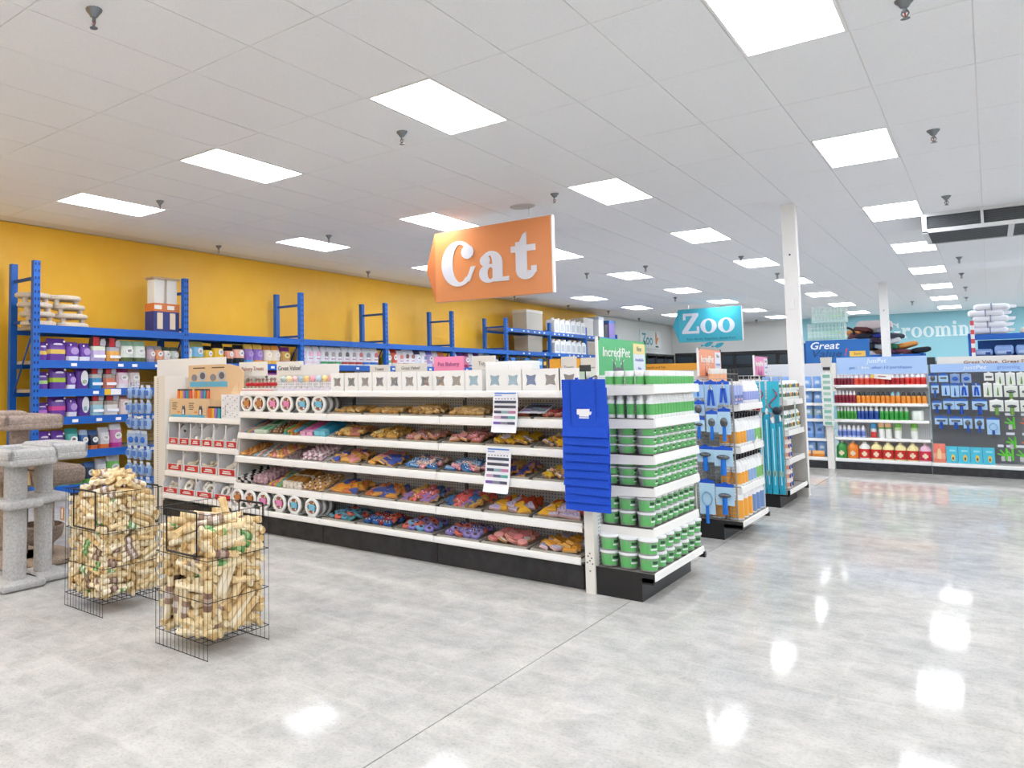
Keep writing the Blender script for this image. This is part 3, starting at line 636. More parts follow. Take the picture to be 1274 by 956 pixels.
# tapered display bins with red fronts
def bin_mesh(w, h, d):
    m = MB(); C = M('#e9e9ec', .45); t = .006
    m.box(-w / 2, 0, 0, w / 2, d, .006, C); m.box(-w / 2, d - t, 0, w / 2, d, h, C); m.box(-w / 2, 0, 0, w / 2, t, h * .34, C)
    side = [(0, 0), (d, 0), (d, h), (d * .72, h)] + [(d * .72 * (1 - math.sin(a * PI / 10)), h * .36 + h * .64 * math.cos(a * PI / 10)) for a in range(1, 5)] + [(0, h * .34)]
    for s in (-w / 2, w / 2 - t): m.prism(side, t, C, 'yz', s)
    m.box(-w / 2 - .001, .0, 0, -w / 2 + .012, t, h, C)
    return m.done('bin')
REDL = M('#c9282d', .4)
def rawbone(L, r, hx):
    m = MB(); m.lathe([(r * .5, -L / 2), (r * .95, -L * .44), (r, -L * .3), (r * .72, -L * .2), (r * .72, L * .2), (r, L * .3), (r * .95, L * .44), (r * .5, L / 2)], 9, M(hx, .6)); return m.done('chew_bone', True)
RB = [rawbone(.13, .022, '#efe6d6'), rawbone(.15, .018, '#e6d8bf'), rawbone(.10, .02, '#f3ede2')]
ring = MB()
for k in range(18):
    a, b = 2 * PI * k / 18, 2 * PI * (k + 1) / 18
    ring.tube((.05 * math.cos(a), .05 * math.sin(a), 0), (.05 * math.cos(b), .05 * math.sin(b), 0), .015, M('#f1ede4', .6), 6)
ring = ring.done('chew_ring', True); tool = MB().tube((0, 0, 0), (.03, 0, .13), .012, M('#6a4a3f', .5), 7, .022).done('chew_stick', True)
_b = {}
def bins(n, z, yf, h, x0, x1, rowname, kinds):
    pw = (x1 - x0) / n; w = pw - .012
    if (n, h) not in _b: _b[(n, h)] = (bin_mesh(w, h, .22), MB().box(-w * .40, -.003, h * .05, w * .42, .001, h * .31, REDL).done('label'), MB().box(-w * .25, -.0045, h * .11, w * .25, -.002, h * .16, WHITE).box(-w * .18, -.0045, h * .19, w * .2, -.002, h * .24, WHITE).done('print'))
    me, lb, pr = _b[(n, h)]
    for k in range(n):
        x = x0 + pw * (k + .5)
        t = thing('display_bin', None, 'white bin with red label, %s from the slotted panel, %s row' % (nth(k), rowname), 'bin', 'red labelled display bins', (x, yf + .02, z), parts=(('bin_body', me), ('label', lb), ('print', pr)))
        kd = kinds[k]
        for q in range(4 if kd != 'ring' else 3):
            jx = RND.uniform(-w * .22, w * .22); jy = .05 + q * .035
            if kd == 'ring': mesh, rot = ring, (1.1, 0, RND.uniform(-.4, .4))
            elif kd == 'stick': mesh, rot = tool, (-.4, RND.uniform(-.1, .5), RND.uniform(-.6, .3))
            else: mesh, rot = RB[{'bone': 0, 'roll': 1, 'small': 2}[kd]], (PI / 2 + RND.uniform(-.7, .7), RND.uniform(-.9, .9), RND.uniform(-1, 1))
            thing('chew_ring' if kd == 'ring' else 'dog_chew', mesh, '%s, %s piece in the %s bin, %s red row' % ({'ring': 'white chew ring', 'stick': 'dark brown chew stick', 'bone': 'cream chew bone', 'roll': 'tan chew roll', 'small': 'small white chew bone'}[kd], nth(q), nth(k), rowname), 'dog chew', 'chews in the red labelled bins', (x + jx, yf + .02 + jy, z + h * .30 + q * h * .06 + (.03 if kd == 'ring' else 0)), rot)
bins(6, .786, 5.315, .245, -7.05, -5.87, 'upper', ['stick', 'stick', 'small', 'small', 'small', 'small'])
bins(4, .496, 5.295, .245, -7.05, -5.87, 'middle', ['bone', 'roll', 'roll', 'bone'])
bins(4, .251, 5.235, .205, -7.05, -5.87, 'lower', ['bone', 'ring', 'ring', 'ring'])

# cardboard display of coloured tins, and three white boxes
KR = M('#e3c49c', .7)
t = thing('cardboard_display', None, 'tan tiered cardboard display with cat pictures and rows of tins', 'display', None, (-6.6, 5.45, 1.099))
part(t, 'lower_tier', MB().box(-7.04, 5.36, 1.099, -6.42, 5.44, 1.31, KR).done())
part(t, 'upper_tier', MB().box(-6.98, 5.44, 1.099, -6.06, 5.56, 1.315, KR).done())
part(t, 'back_card', MB().prism([(-6.96, 1.31), (-6.02, 1.31), (-6.02, 1.60), (-6.10, 1.66), (-6.24, 1.69), (-6.96, 1.69)], .012, KR, 'xz', 5.56).done())
part(t, 'side_wing', MB().prism([(5.37, 1.099), (5.56, 1.099), (5.56, 1.50), (5.50, 1.44), (5.42, 1.33), (5.37, 1.25)], .008, KR, 'yz', -6.10).done())
BL = M('#63b6d9', .5); GRY = M('#8a8c96', .5)
for q in range(2):
    x = -7.02 + q * .30
    part(t, 'blue_strip', MB().box(x, 5.357, 1.10, x + .29, 5.3605, 1.13, BL).done())
    m = MB()
    for r in range(4): m.box(x + .02, 5.357, 1.255 - r * .022, x + .11 - (r % 2) * .02, 5.3605, 1.262 - r * .022, M('#4a3f38', .6))
    part(t, 'text_lines', m.done())
    m = MB(); m.prism([(x + .19, 1.13), (x + .25, 1.13), (x + .255, 1.19), (x + .24, 1.235), (x + .225, 1.22), (x + .205, 1.235), (x + .195, 1.19)], .003, M('#5a5660', .6), off=5.356); m.prism([(x + .205, 1.135), (x + .235, 1.135), (x + .23, 1.19), (x + .21, 1.19)], .002, M('#efeeee', .6), off=5.3545)
    part(t, 'cat_picture', m.done())
    part(t, 'spot', MB().prism(arc(x + .14, 1.15, .03, .02, 0, 180, 8), .002, M('#e6963c', .5), off=5.357).done())
    x = -6.93 + q * .33
    part(t, 'blue_strip', MB().box(x, 5.5555, 1.44, x + .32, 5.559, 1.50, BL).done())
    part(t, 'round_picture', MB().prism(arc(x + .08, 1.545, .05, .04, 0, 345, 15), .003, GRY, off=5.5555).prism(arc(x + .22, 1.56, .075, .06, 0, 345, 15), .003, M('#bfc3cc', .5), off=5.5555).prism(arc(x + .23, 1.565, .045, .04, 0, 345, 15), .002, M('#6a6470', .5), off=5.554).done())
    part(t, 'text_lines', MB().box(x + .06, 5.556, 1.65, x + .27, 5.559, 1.662, M('#5a4c40', .6)).done())
TC = ['#e2762f', '#e9b23a', '#9a6fc0', '#2f9ba6', '#c9552f']
TN = ['orange', 'amber', 'violet', 'teal', 'rust']
tins = [MB().lathe([(.021, 0), (.021, .085), (.019, .09), (.019, .105), (.001, .107)], 10, [M(c, .35), M(c, .35), M('#26262a', .4), M('#26262a', .4)]).done('tin', True) for c in TC]
for q in range(10):
    thing('treat_tin', tins[q % 5], '%s tin with a black lid, %s in the raised row of the cardboard display' % (TN[q % 5], nth(q)), 'tin', 'tins on the cardboard display', (-6.95 + q * .053 + (.04 if q > 4 else 0), 5.415, 1.311))
for q in range(4):
    thing('treat_tin', tins[q], '%s tin with a black lid beside the stacked white boxes' % TN[q], 'tin', 'tins on the cardboard display', (-6.385 + q * .052, 5.40, 1.099), (0, 0, 0), (1.05, 1.05, 1.2))
for q in range(3):
    m = MB().box(-.145, 0, 0, .145, .2, .085, M('#eceef3', .45))
    for r in range(7): m.box(-.12 + r * .037, -.002, .02 + (r * 37 % 5) * .011, -.11 + r * .037, .001, .03 + (r * 37 % 5) * .011, M(['#6a86c0', '#c96a7a', '#3a3f55'][r % 3], .5))
    thing('white_box', m.done(), 'white box with tiny coloured specks, %s of the stack of three' % ('lowest', 'middle', 'topmost')[q], 'box', 'stack of speckled white boxes', (-6.02, 5.37, 1.099 + q * .0865))

# standing round tubs of biscuits
def tub_parts(c1, c2):
    T = Matrix.Rotation(PI / 2, 4, 'X')
    body = MB().lathe([(.074, -.07), (.08, -.06), (.08, -.012)], 22, M('#b9b5ae', .25, alpha=.85), T=T).done('body', True)
    rim = MB().lathe([(.058, -.004), (.062, .006), (.083, .006), (.087, 0), (.087, -.014), (.08, -.014)], 22, M('#f4f4f2', .3), T=T); rim.box(-.05, -.004, -.088, .05, .07, -.078, M('#f4f4f2', .3)); rim = rim.done('rim', True)
    disc = MB().lathe([(.059, -.004), (.0005, -.003)], 22, M('#8a6a4a', .5), T=T).done('contents', True)
    lb = MB().prism([(-.03, -.025), (.034, -.03), (.04, .02), (.0, .032), (-.036, .022)], .003, M(c1, .45), off=-.007).done('label')
    m = MB()
    for k in range(9):
        a = k * .7 + .3; rr = .045; m.prism(arc(rr * math.cos(a), rr * math.sin(a), .011, .011, 0, 300, 5), .004, M([c2, '#e9d3a8', '#c96a6a', '#f0e9e0'][k % 4], .5), off=-.006)
    return (('body', body), ('rim', rim), ('contents', disc), ('label', lb), ('biscuit_print', m.done()))
TP = [tub_parts('#c98a4f', '#b9413a'), tub_parts('#e58fc0', '#d9628a'), tub_parts('#7cc3de', '#5a9ac0')]
TW = ['brown and red', 'pink', 'sky blue']
for z, xs, y0, rw in ((1.180, (-5.745, -5.56, -5.36, -5.17, -4.955, -4.745), 5.35, 'upper'), (.227, (-5.77, -5.59, -5.40, -5.18, -4.975, -4.755), 5.245, 'bottom')):
    for k, x in enumerate(xs):
        for dpt in range(3):
            thing('treat_tub', None, 'round clear tub, %s label, %s in line, %s one, %s shelf' % (TW[k // 2], nth(k), ('front', 'middle', 'rear')[dpt], rw), 'tub', 'round biscuit tubs', (x + RND.uniform(-.004, .004), y0 + dpt * .088, z + .088), (0, 0, RND.uniform(-.04, .04)), parts=TP[k // 2])

# lollipops and little red-scarved sticks along the top shelf
tr = thing('treat_tray', MB().box(-5.82, 5.36, 1.391, -5.36, 5.46, 1.425, WHITE).box(-5.82, 5.358, 1.40, -5.36, 5.3605, 1.408, M('#c9506a', .5)).done(), 'low white tray with a red line holding red scarved treats', 'tray', None, (0, 0, 0))
fig = MB().tube((0, 0, 0), (0, 0, .075), .011, M('#b59a80', .6), 8).ball((0, 0, .09), .018, M('#8a7a70', .6)).done('stick', True)
scf = MB().lathe([(.02, .02), (.026, .03), (.026, .048), (.018, .055)], 9, M('#c4222c', .6)).done('scarf', True)
for k in range(8): thing('treat_figure', None, 'brown treat stick with red scarf, %s in the white tray' % nth(k), 'dog treat', 'red scarved treats', (-5.785 + k * .056, 5.41, 1.425), (RND.uniform(-.1, .1), RND.uniform(-.2, .2), 0), parts=(('stick', fig), ('scarf', scf)))
for q in range(3): thing('treat_tray', MB().box(0, 5.36, 1.391, .225, 5.47, 1.42, M('#e9e4f2', .5)).done(), 'pale lilac tray holding cake pops, %s of three' % nth(q), 'tray', 'lilac cake pop trays', (-5.31 + q * .232, 0, 0))
LC = ['#b9c9c4', '#f0d9a8', '#f0c3bf', '#aebfc6', '#f2cf8a', '#f0a9b4', '#b6cad9', '#f2d890', '#f0b0b6']
LN = ['grey green', 'cream', 'blush', 'grey', 'yellow', 'pink', 'pale blue', 'light yellow', 'rose']
stk = MB().tube((0, 0, 0), (0, 0, .075), .006, M('#f6f4f0', .5), 6).tube((0, 0, .0), (0, 0, .02), .016, M('#dcdce2', .4), 8).done('stick')
for k in range(9):
    thing('cake_pop', None, '%s round cake pop on a white stick, %s from the red scarved treats' % (LN[k], nth(k)), 'dog treat', 'cake pops', (-5.27 + k * .079, 5.41, 1.42), parts=(('stick', stk), ('ball', MB().ball((0, 0, .092), .033, M(LC[k], .45), 12, 7).done('ball', True))))

# white window boxes
def wbox(w, h, d, cols, name):
    m = MB(); W_ = M('#f7f7f6', .4); zc = .085; a = .042; b = .010
    q = [(-a, zc - a), (-a + b, zc), (-a, zc + a)]
    m.prism([(-w / 2, 0), (-a, zc - a), (-a + b, zc), (-a, zc + a), (-w / 2, h)], .004, W_); m.prism([(w / 2, 0), (w / 2, h), (a, zc + a), (a - b, zc), (a, zc - a)], .004, W_)
    m.prism([(-w / 2, 0), (w / 2, 0), (a, zc - a), (0, zc - a + b), (-a, zc - a)], .004, W_); m.prism([(-w / 2, h), (-a, zc + a), (0, zc + a - b), (a, zc + a), (w / 2, h)], .004, W_)
    m.box(-w / 2, .004, 0, -w / 2 + .003, d, h, W_); m.box(w / 2 - .003, .004, 0, w / 2, d, h, W_); m.box(-w / 2, .004, h - .003, w / 2, d, h, W_); m.box(-w / 2, d - .003, 0, w / 2, d, h, W_); m.box(-w / 2, .004, 0, w / 2, d, .003, W_)
    body = m.done('box_body')
    c = MB(); r = random.Random(name)
    if cols:
        for k in range(9): c.ball((r.uniform(-.03, .03), r.uniform(.02, .034), zc - .03 + (k // 3) * .028), .018, M(cols[k % len(cols)], .55), 7, 4, 1, .5, .8)
        c.box(-.05, .036 if len(cols) > 2 else .008, .03, .05, .04, .14, M(cols[0] if len(cols) < 2 else '#a08c7c', .6))
    pane = MB().box(-a, .0035, zc - a, a, .0045, zc + a, M('#dfe6ea', .12, alpha=.18)).done('window')
    return (('box_body', body), ('contents', c.done('contents', True)), ('window', pane))
WB = [(-4.545, ['#c98a5a', '#8a6a5a', '#d9a070'], 'brown'), (-4.375, ['#8a6f50', '#6a6a70', '#b09060'], 'dark brown'), (-4.215, ['#a87f52', '#8a8a94'], 'brown and grey'), (-4.05, ['#d9a85a', '#6a6a8a', '#8a8a90'], 'yellow and slate'),
      (-3.89, ['#cfa86a', '#5f7fb0', '#b9c3cc'], 'tan and blue'), (-3.73, ['#c08a6a', '#d9a878'], 'salmon brown'), (-3.57, ['#b98a4a', '#c05f6a', '#6a5f7a'], 'mixed red'), (-3.42, ['#d98a4f', '#e0a06a', '#6a6f7f'], 'orange'), (-3.265, ['#e3e6e8', '#d3d9dd'], 'white'), (-3.105, ['#9cc9dc'], 'pale blue'), (-2.915, ['#9cc6d9'], 'light blue'), (-2.76, ['#a8cfdf'], 'ice blue'), (-2.61, ['#3a63ad'], 'royal blue'), (-2.455, ['#e3c3a0', '#f0dcc3'], 'peach'), (-2.31, ['#2f4fa0', '#e9e9ee'], 'navy')]
for k, (x, cols, nm) in enumerate(WB):
    thing('window_box', None, 'white box with %s treats in its window, %s from the cake pops' % (nm, nth(k)), 'box', 'white window boxes on the top shelf', (x, 5.385, 1.391), parts=wbox(.155, .17, .11, cols, k))
for q in range(2): thing('white_box', MB().box(-.1, -.07, 0, .1, .07, .07, M('#f8f8f8', .4)).box(-.102, -.072, .052, .102, .072, .072, M('#fbfbfb', .4)).done(), 'plain white box lying above the window boxes, %s' % ('nearer the pink card', 'nearer the blue bags')[q], 'box', 'plain white boxes', (-2.975 + q * .205, 5.60, 1.557))
thing('box_riser', MB().box(-3.07, 5.52, 1.391, -2.68, 5.69, 1.556, WHITE).done(), 'white carton row behind the window boxes carrying two plain boxes', 'box', None)

# ------------------------------------------------ trays of biscuits
TRAY = M('#b9b4aa', .35, .3)
def tray_mesh(w=.36, d=.35):
    m = MB(); m.box(-w / 2, 0, 0, w / 2, d, .004, TRAY)
    for a, b, c_, e in ((-w / 2 - .008, -.008, w / 2 + .008, 0), (-w / 2 - .008, d, w / 2 + .008, d + .008), (-w / 2 - .008, 0, -w / 2, d), (w / 2, 0, w / 2 + .008, d)): m.box(a, b, 0, c_, e, .017, TRAY)
    return m.done('tray')
TRM = tray_mesh()
_C = {}
def outline(kind):
    if kind == 'bone':
        p = []
        for s, a0 in ((1, -60), (-1, 120)):
            p += arc(s * .034, -.011 * s, .013, .013, a0 - 60, a0 + 80, 5) + arc(s * .034, .011 * s, .013, .013, a0 - 20, a0 + 120, 5)
        return p
    if kind == 'tri': return [(-.042, -.03), (.042, -.03), (.046, -.02), (.006, .042), (-.006, .042), (-.046, -.02)]
    if kind == 'rect': return [(-.045, -.028), (.045, -.028), (.048, -.022), (.048, .022), (.045, .028), (-.045, .028), (-.048, .022), (-.048, -.022)]
    if kind == 'man': return [(-.012, -.02), (-.03, -.052), (-.014, -.058), (0, -.034), (.014, -.058), (.03, -.052), (.012, -.02), (.014, .004), (.042, .004), (.042, .022), (.016, .024)] + arc(0, .042, .02, .02, -40, 220, 8) + [(-.016, .024), (-.042, .022), (-.042, .004), (-.014, .004)]
    if kind == 'flower': return [((.036 + .008 * math.cos(6 * a)) * math.cos(a), (.036 + .008 * math.cos(6 * a)) * math.sin(a)) for a in [2 * PI * k / 24 for k in range(24)]]
    if kind == 'chip': return [(-.03, -.02), (.0, -.026), (.032, -.014), (.03, .014), (.004, .026), (-.026, .018)]
    return [(.038 * math.cos(2 * PI * k / 14), .038 * math.sin(2 * PI * k / 14)) for k in range(14)]
def cookie(kind, base, ice, dot=None):
    k = (kind, base, ice, dot)
    if k in _C: return _C[k]
    o = outline(kind)
    bm = MB().prism(o, .012, M(base, .75), 'xy', 0).done('biscuit')
    im = MB()
    im.prism([(a * .86, b * .86) for a, b in o], .005, M(ice, .5), 'xy', .012)
    if dot:
        for q in range(4): im.prism(arc((q - 1.5) * .014, .006 * (-1) ** q, .005, .005, 0, 300, 5), .003, M(dot, .5), 'xy', .017)
    if kind == 'donut': im.prism(arc(0, 0, .013, .013, 0, 330, 9), .002, M('#6a4a3a', .7), 'xy', .0172)
    _C[k] = (('biscuit', bm), ('icing', im.done('icing')))
    return _C[k]
NAMES = {'bone': 'bone_biscuit', 'tri': 'wedge_biscuit', 'rect': 'bar_biscuit', 'man': 'gingerbread_biscuit', 'flower': 'flower_biscuit', 'chip': 'biscuit_chip', 'round': 'round_biscuit', 'donut': 'ring_biscuit'}
def fill_tray(x, yf, z, kind, cols, words, where, nx=4, ny=5, lean=.36, layers=1, sc=1.0):
    tl = .06 if z < .3 else (.08 if z > 1.1 else .13)
    thing('baking_tray', TRM, 'thin grey baking tray, the %s' % where, 'tray', 'biscuit trays', (x, yf, z), (tl, 0, 0))
    for L in range(layers):
        for j in range(ny - L):
            for i in range(nx - L):
                base, ice, dot = cols[RND.randrange(len(cols))]
                px = x - .15 + .30 * (i + .5 + L * .5) / nx + RND.uniform(-.012, .012); py = yf + .025 + .31 * (j + .4 + L * .5) / ny + RND.uniform(-.01, .01)
                thing(NAMES[kind], None, '%s %s, %s across in %s%s, %s' % (cname(ice), NAMES[kind].replace('_', ' '), nth(i), ('front row', 'second row', 'third row', 'fourth row', 'fifth row', 'sixth row')[j], ' on top' if L else '', where), 'dog biscuit', (words + ', ' + where.split(',')[0]), (px, py, z + .022 + L * .020 + .008 * (j % 2) + math.tan(tl) * (py - yf)), (tl + lean * RND.uniform(.5, 1.2), RND.uniform(-.25, .25), RND.uniform(-.5, .5) + (0 if kind in ('man', 'tri') else RND.choice((0, PI / 2)))), (sc, sc, sc * 1.15), parts=cookie(kind, base, ice, dot))
XT = [-4.42, -4.01, -3.61, -3.19, -2.79, -2.385]
S5, S4, S3, S2, S1 = 'fifth treat shelf', 'fourth treat shelf', 'third treat shelf', 'second treat shelf', 'bottom treat shelf'
def place(k, yf, z, shelf, *a, **kw): fill_tray(XT[k], yf, z, *a, '%s tray, %s' % (nth(k), shelf), **kw)
TAN = '#c99a58'; GB = '#c48a4a'
# fifth shelf: plain golden chips, red biscuits at the far end
ch = [('#c8934a', '#dcae66', None), ('#b98238', '#cf9c52', None), ('#d4a862', '#e3c183', None)]
for k in range(4): place(k, 5.352, 1.18, S5, 'chip', ch if k < 2 else [(a, b, None) for a, b in (('#c9a063', '#dfc08a'), ('#b58a4a', '#d2ac72'))], 'plain golden biscuit chips' if k < 2 else 'pale golden biscuit chips', nx=5, ny=5, layers=1 if k < 2 else 2, sc=1.05)
for k in (4, 5): place(k, 5.352, 1.18, S5, 'rect', [('#9a5a3a', '#c0504a', None), ('#8a4a30', '#b8685a', '#f0d8c0'), ('#7a4430', '#a04038', None)], 'reddish brown iced bars', nx=3, ny=4)
# fourth shelf
place(0, 5.335, .964, S4, 'bone', [(TAN, '#d99a50', '#f3e6c8'), (TAN, '#e8c47a', None), ('#b9803f', '#c9837a', None)], 'golden bone biscuits with drizzle', nx=3, ny=6, layers=2, sc=1.1)
place(1, 5.335, .964, S4, 'bone', [(TAN, '#d9a24a', '#8fae6a'), (TAN, '#e0b45a', None), ('#b9803f', '#e2c78a', '#7f9f60')], 'golden bone biscuits with green drizzle', nx=3, ny=6, layers=2, sc=1.1)
place(2, 5.335, .964, S4, 'round', [('#b57f50', '#d99a8a', None), ('#a8704a', '#c98a8a', '#f0dce0'), ('#c08a58', '#e0b49a', None)], 'pink brown round biscuits', nx=4, ny=5)
place(3, 5.335, .964, S4, 'rect', [('#b57f50', '#e79aa0', None), ('#a8704a', '#d9858f', '#f6e3e6'), ('#c08a58', '#e9c0b4', None)], 'pink iced bar biscuits', nx=3, ny=5, layers=2)
for k in (4, 5): place(k, 5.335, .964, S4, 'flower', [('#a87a48', '#f0c32f', None), ('#a87a48', '#e6b422', None), ('#b58a58', '#dcd9ea', None)], 'yellow and white flower biscuits', nx=3, ny=4, layers=2, sc=1.15)
# third shelf
for k in (0, 1): place(k, 5.30, .732, S3, 'rect', [('#d9a860', '#eeb04f', None), ('#d9a860', '#f2bf66', None), ('#d9a860', '#e99aa2', None), ('#d9a860', '#4f63b8', None)], 'orange bar biscuits dotted with blue and pink ones', nx=3, ny=5, layers=2, sc=1.1)
for k in (2, 3): place(k, 5.30, .732, S3, 'bone', [('#e7b9a0', '#f3efe8', '#e0506a'), ('#e28a96', '#f6d5d8', '#d03a5a'), ('#5f8fc0', '#3f78b4', '#f2f6fa'), ('#4a7fb8', '#a9cbe6', '#2f5f9f')], 'small pink and blue bone biscuits with white icing', nx=4, ny=6, layers=2, sc=.95)
place(4, 5.30, .732, S3, 'man', [(GB, '#e2b878', None), (GB, '#a884c0', None), ('#8a4a3a', '#b5584a', None), (GB, '#40407f', None)], 'gingerbread biscuits in tan, purple and red', nx=3, ny=3, sc=1.35)
place(5, 5.30, .732, S3, 'flower', [('#b58a58', '#f0c93a', None), ('#b58a58', '#e3dff0', None), ('#c09060', '#dcb070', None)], 'yellow, white and tan flower biscuits', nx=3, ny=4, layers=2, sc=1.05)
# second shelf
for k in (0, 1): place(k, 5.285, .457, S2, 'tri', [('#e0a060', '#ef9f3a', None), ('#e0a060', '#f0b04a', None), ('#8a8ab0', '#4f63ad', None), ('#7a80b0', '#5a6ab8', None), ('#d98a5a', '#e58a52', None)], 'orange and blue wedge biscuits', nx=4, ny=4, layers=2, sc=1.2)
for k in (2, 3): place(k, 5.285, .457, S2, 'man', [('#c98a60', '#e0605c', None), ('#c9a070', '#a583c6', None), (GB, '#d9b060', None), ('#6a7fa0', '#3f689f', None), ('#c98a60', '#e8777a', '#f6dfe0')], 'red, lilac and blue gingerbread biscuits', nx=4, ny=3, layers=2, sc=1.25)
for k in (4, 5): place(k, 5.285, .457, S2, 'tri', [('#c9a060', '#f0b93a', None), ('#c9a8a8', '#d3cbe4', '#a89ac8'), ('#c9a8a8', '#c8bcdc', None), ('#b05a3a', '#cf5433', None)], 'yellow, lilac and red wedge biscuits', nx=4, ny=4, layers=2, sc=1.2)
# bottom shelf
place(0, 5.235, .227, S1, 'donut', [('#5a8a9a', '#63a9c4', None), ('#6a9ac0', '#7fbde0', None), ('#c07060', '#ef7462', None), ('#4a8a88', '#4f9a98', None)], 'blue and coral ring biscuits', nx=4, ny=4, layers=2, sc=1.1)
place(1, 5.235, .227, S1, 'donut', [('#2f5f9a', '#2f66b0', '#f0f4f8'), ('#c07060', '#f0785f', None), ('#4a8a88', '#56a096', None), ('#8a3038', '#b03a40', '#f4e8e8')], 'navy, coral and teal ring biscuits', nx=4, ny=4, layers=2, sc=1.1)
place(2, 5.235, .227, S1, 'donut', [('#7a70b0', '#9a90d0', None), ('#c07060', '#ee7a68', None), ('#7ab0d0', '#8cc3e6', None)], 'violet, coral and sky ring biscuits', nx=4, ny=4, layers=2, sc=1.1)
place(3, 5.235, .227, S1, 'donut', [('#8a80b8', '#a79ad6', None), ('#8a78b0', '#9088cc', '#e8e4f4'), ('#c87060', '#f08070', None)], 'violet and coral ring biscuits', nx=4, ny=4, layers=2, sc=1.1)
place(4, 5.235, .227, S1, 'round', [('#c08070', '#ef8f92', None), ('#c08070', '#f2a9a4', None), ('#b98a5a', '#e9e0d6', None)], 'rose pink round biscuits', nx=4, ny=4, layers=2, sc=1.1)
place(5, 5.235, .227, S1, 'rect', [('#c9a060', '#f2b53a', None), ('#c9a8a8', '#cfc8e0', None), ('#c9a060', '#eea83a', None)], 'yellow and lilac bar biscuits', nx=3, ny=5, layers=2, sc=1.1)

# ------------------------------------------------ files of chews in the second section
for z_, yf_ in ((.964, 5.335), (.732, 5.30), (.457, 5.285)): part(G1, 'sloped_insert', MB().prism([(yf_, z_ - .008), (5.74, z_ - .008), (5.74, z_ + .27 * (5.74 - yf_))], 1.19, DIV, 'yz', -5.83).done())
def stickm(L, w, h, hx, tip=None):
    m = MB(); m.box(-w / 2, -L / 2, 0, w / 2, L / 2, h, M(hx, .6))
    if tip: m.box(-w / 2 - .001, -L / 2 - .001, -.0005, w / 2 + .001, -L / 2 + L * .2, h + .001, M(tip, .6))
    return m.done('stick')
def ovm(rx, ry, rz, hx, dot=None):
    m = MB().ball((0, 0, rz), rx, M(hx, .6), 9, 5, 1, ry / rx, rz / rx)
    if dot: m.ball((0, -ry * .55, rz * 1.5), rx * .35, M(dot, .6), 6, 4)
    return m.done('ball', True)
def lane(x, w, yf, z, meshes, words, where, n_across, n_deep, layers=1, dz=.024, name='dog_chew', depth=.34):
    for L in range(layers):
        for j in range(n_deep):
            for i in range(n_across):
                px = x - w / 2 + w * (i + .5) / n_across + RND.uniform(-.004, .004); py = yf + depth * (j + .5) / n_deep
                thing(name, meshes[(i + j + L) % len(meshes)], '%s, %s across, %s deep%s, %s' % (words[:-1] if words.endswith('s') else words, nth(i), nth(j), ', upper' if L else '', where), 'dog chew', (words + ', ' + where.split(',')[0]), (px, py, z + L * dz + .27 * (py - yf) + .003), (.26 + RND.uniform(.0, .06), RND.uniform(-.06, .06), RND.uniform(-.06, .06)))
s4, s3, s2 = 'fourth shelf, divided section', 'third shelf, divided section', 'second shelf, divided section'
SEC = -5.83
lane(-5.73, .15, 5.335, .964, [stickm(.16, .028, .016, c) for c in ('#d99aa0', '#6fa9c9', '#e8c46a', '#c9a0c4', '#c05a5a')], 'striped pastel sticks', 'first file, ' + s4, 4, 2, 1)
lane(-5.53, .18, 5.335, .964, [stickm(.16, .04, .03, c, '#dff0dc') for c in ('#8fc9a0', '#b9dcc0', '#5fae7a')], 'mint green chew sticks', 'second file, ' + s4, 4, 2, 1, name='chew_stick')
lane(-5.32, .18, 5.335, .964, [ovm(.02, .032, .016, c, '#f3ebe0') for c in ('#7a5638', '#a87a50', '#8f6844')], 'brown twist chews', 'third file, ' + s4, 4, 5, 1)
lane(-5.12, .18, 5.335, .964, [stickm(.16, .03, .018, c) for c in ('#5fb0cc', '#6fb36a', '#e2a050', '#c98a50')], 'bright chew sticks', 'fourth file, ' + s4, 4, 2, 2, name='chew_stick')
lane(-4.92, .16, 5.335, .964, [stickm(.30, .065, .035, c, '#f7b8dc') for c in ('#ee7cbc', '#e569b0')], 'long bright pink chew bars', 'fifth file, ' + s4, 2, 1, 1, name='chew_bar')
lane(-4.74, .16, 5.335, .964, [stickm(.30, .065, .05, c, '#7cd0e6') for c in ('#3fb0d0', '#2f9fc4')], 'long turquoise chew bars', 'sixth file, ' + s4, 2, 1, 1, name='chew_bar')
lane(-5.72, .19, 5.30, .732, [ovm(.02, .03, .014, c) for c in ('#c98a4a', '#d9a05a', '#b5753a')], 'golden brown oval chews', 'first file, ' + s3, 4, 7, 1)
lane(-5.51, .17, 5.30, .732, [stickm(.07, .02, .016, c) for c in ('#8fbcd0', '#e8e0d6', '#d99a8a')], 'blue and white chew bits', 'second file, ' + s3, 5, 4, 1, name='chew_stick')
lane(-5.28, .22, 5.30, .732, [ovm(.022, .034, .016, c) for c in ('#e0a458', '#d98a8a', '#e8b878')], 'orange and pink oval chews', 'third file, ' + s3, 4, 7, 1)
lane(-5.05, .18, 5.30, .732, [ovm(.014, .02, .01, c) for c in ('#6f5a60', '#7f686c')], 'dark plum chews', 'fourth file, ' + s3, 5, 7, 1)
lane(-4.80, .26, 5.30, .732, [ovm(.026, .03, .02, '#e2cdd2', '#8a3a4a'), ovm(.026, .03, .02, '#d6bcc4', '#a05060')], 'pale pink chews', 'fifth file, ' + s3, 4, 6, 2, dz=.03)
lane(-5.72, .2, 5.285, .457, [stickm(.05, .026, .024, '#2f2a2c', '#f2ecec'), stickm(.05, .026, .024, '#efe9e8', '#3a3436')], 'striped black chews', 'first file, ' + s2, 4, 6, 2, name='chew_stick')
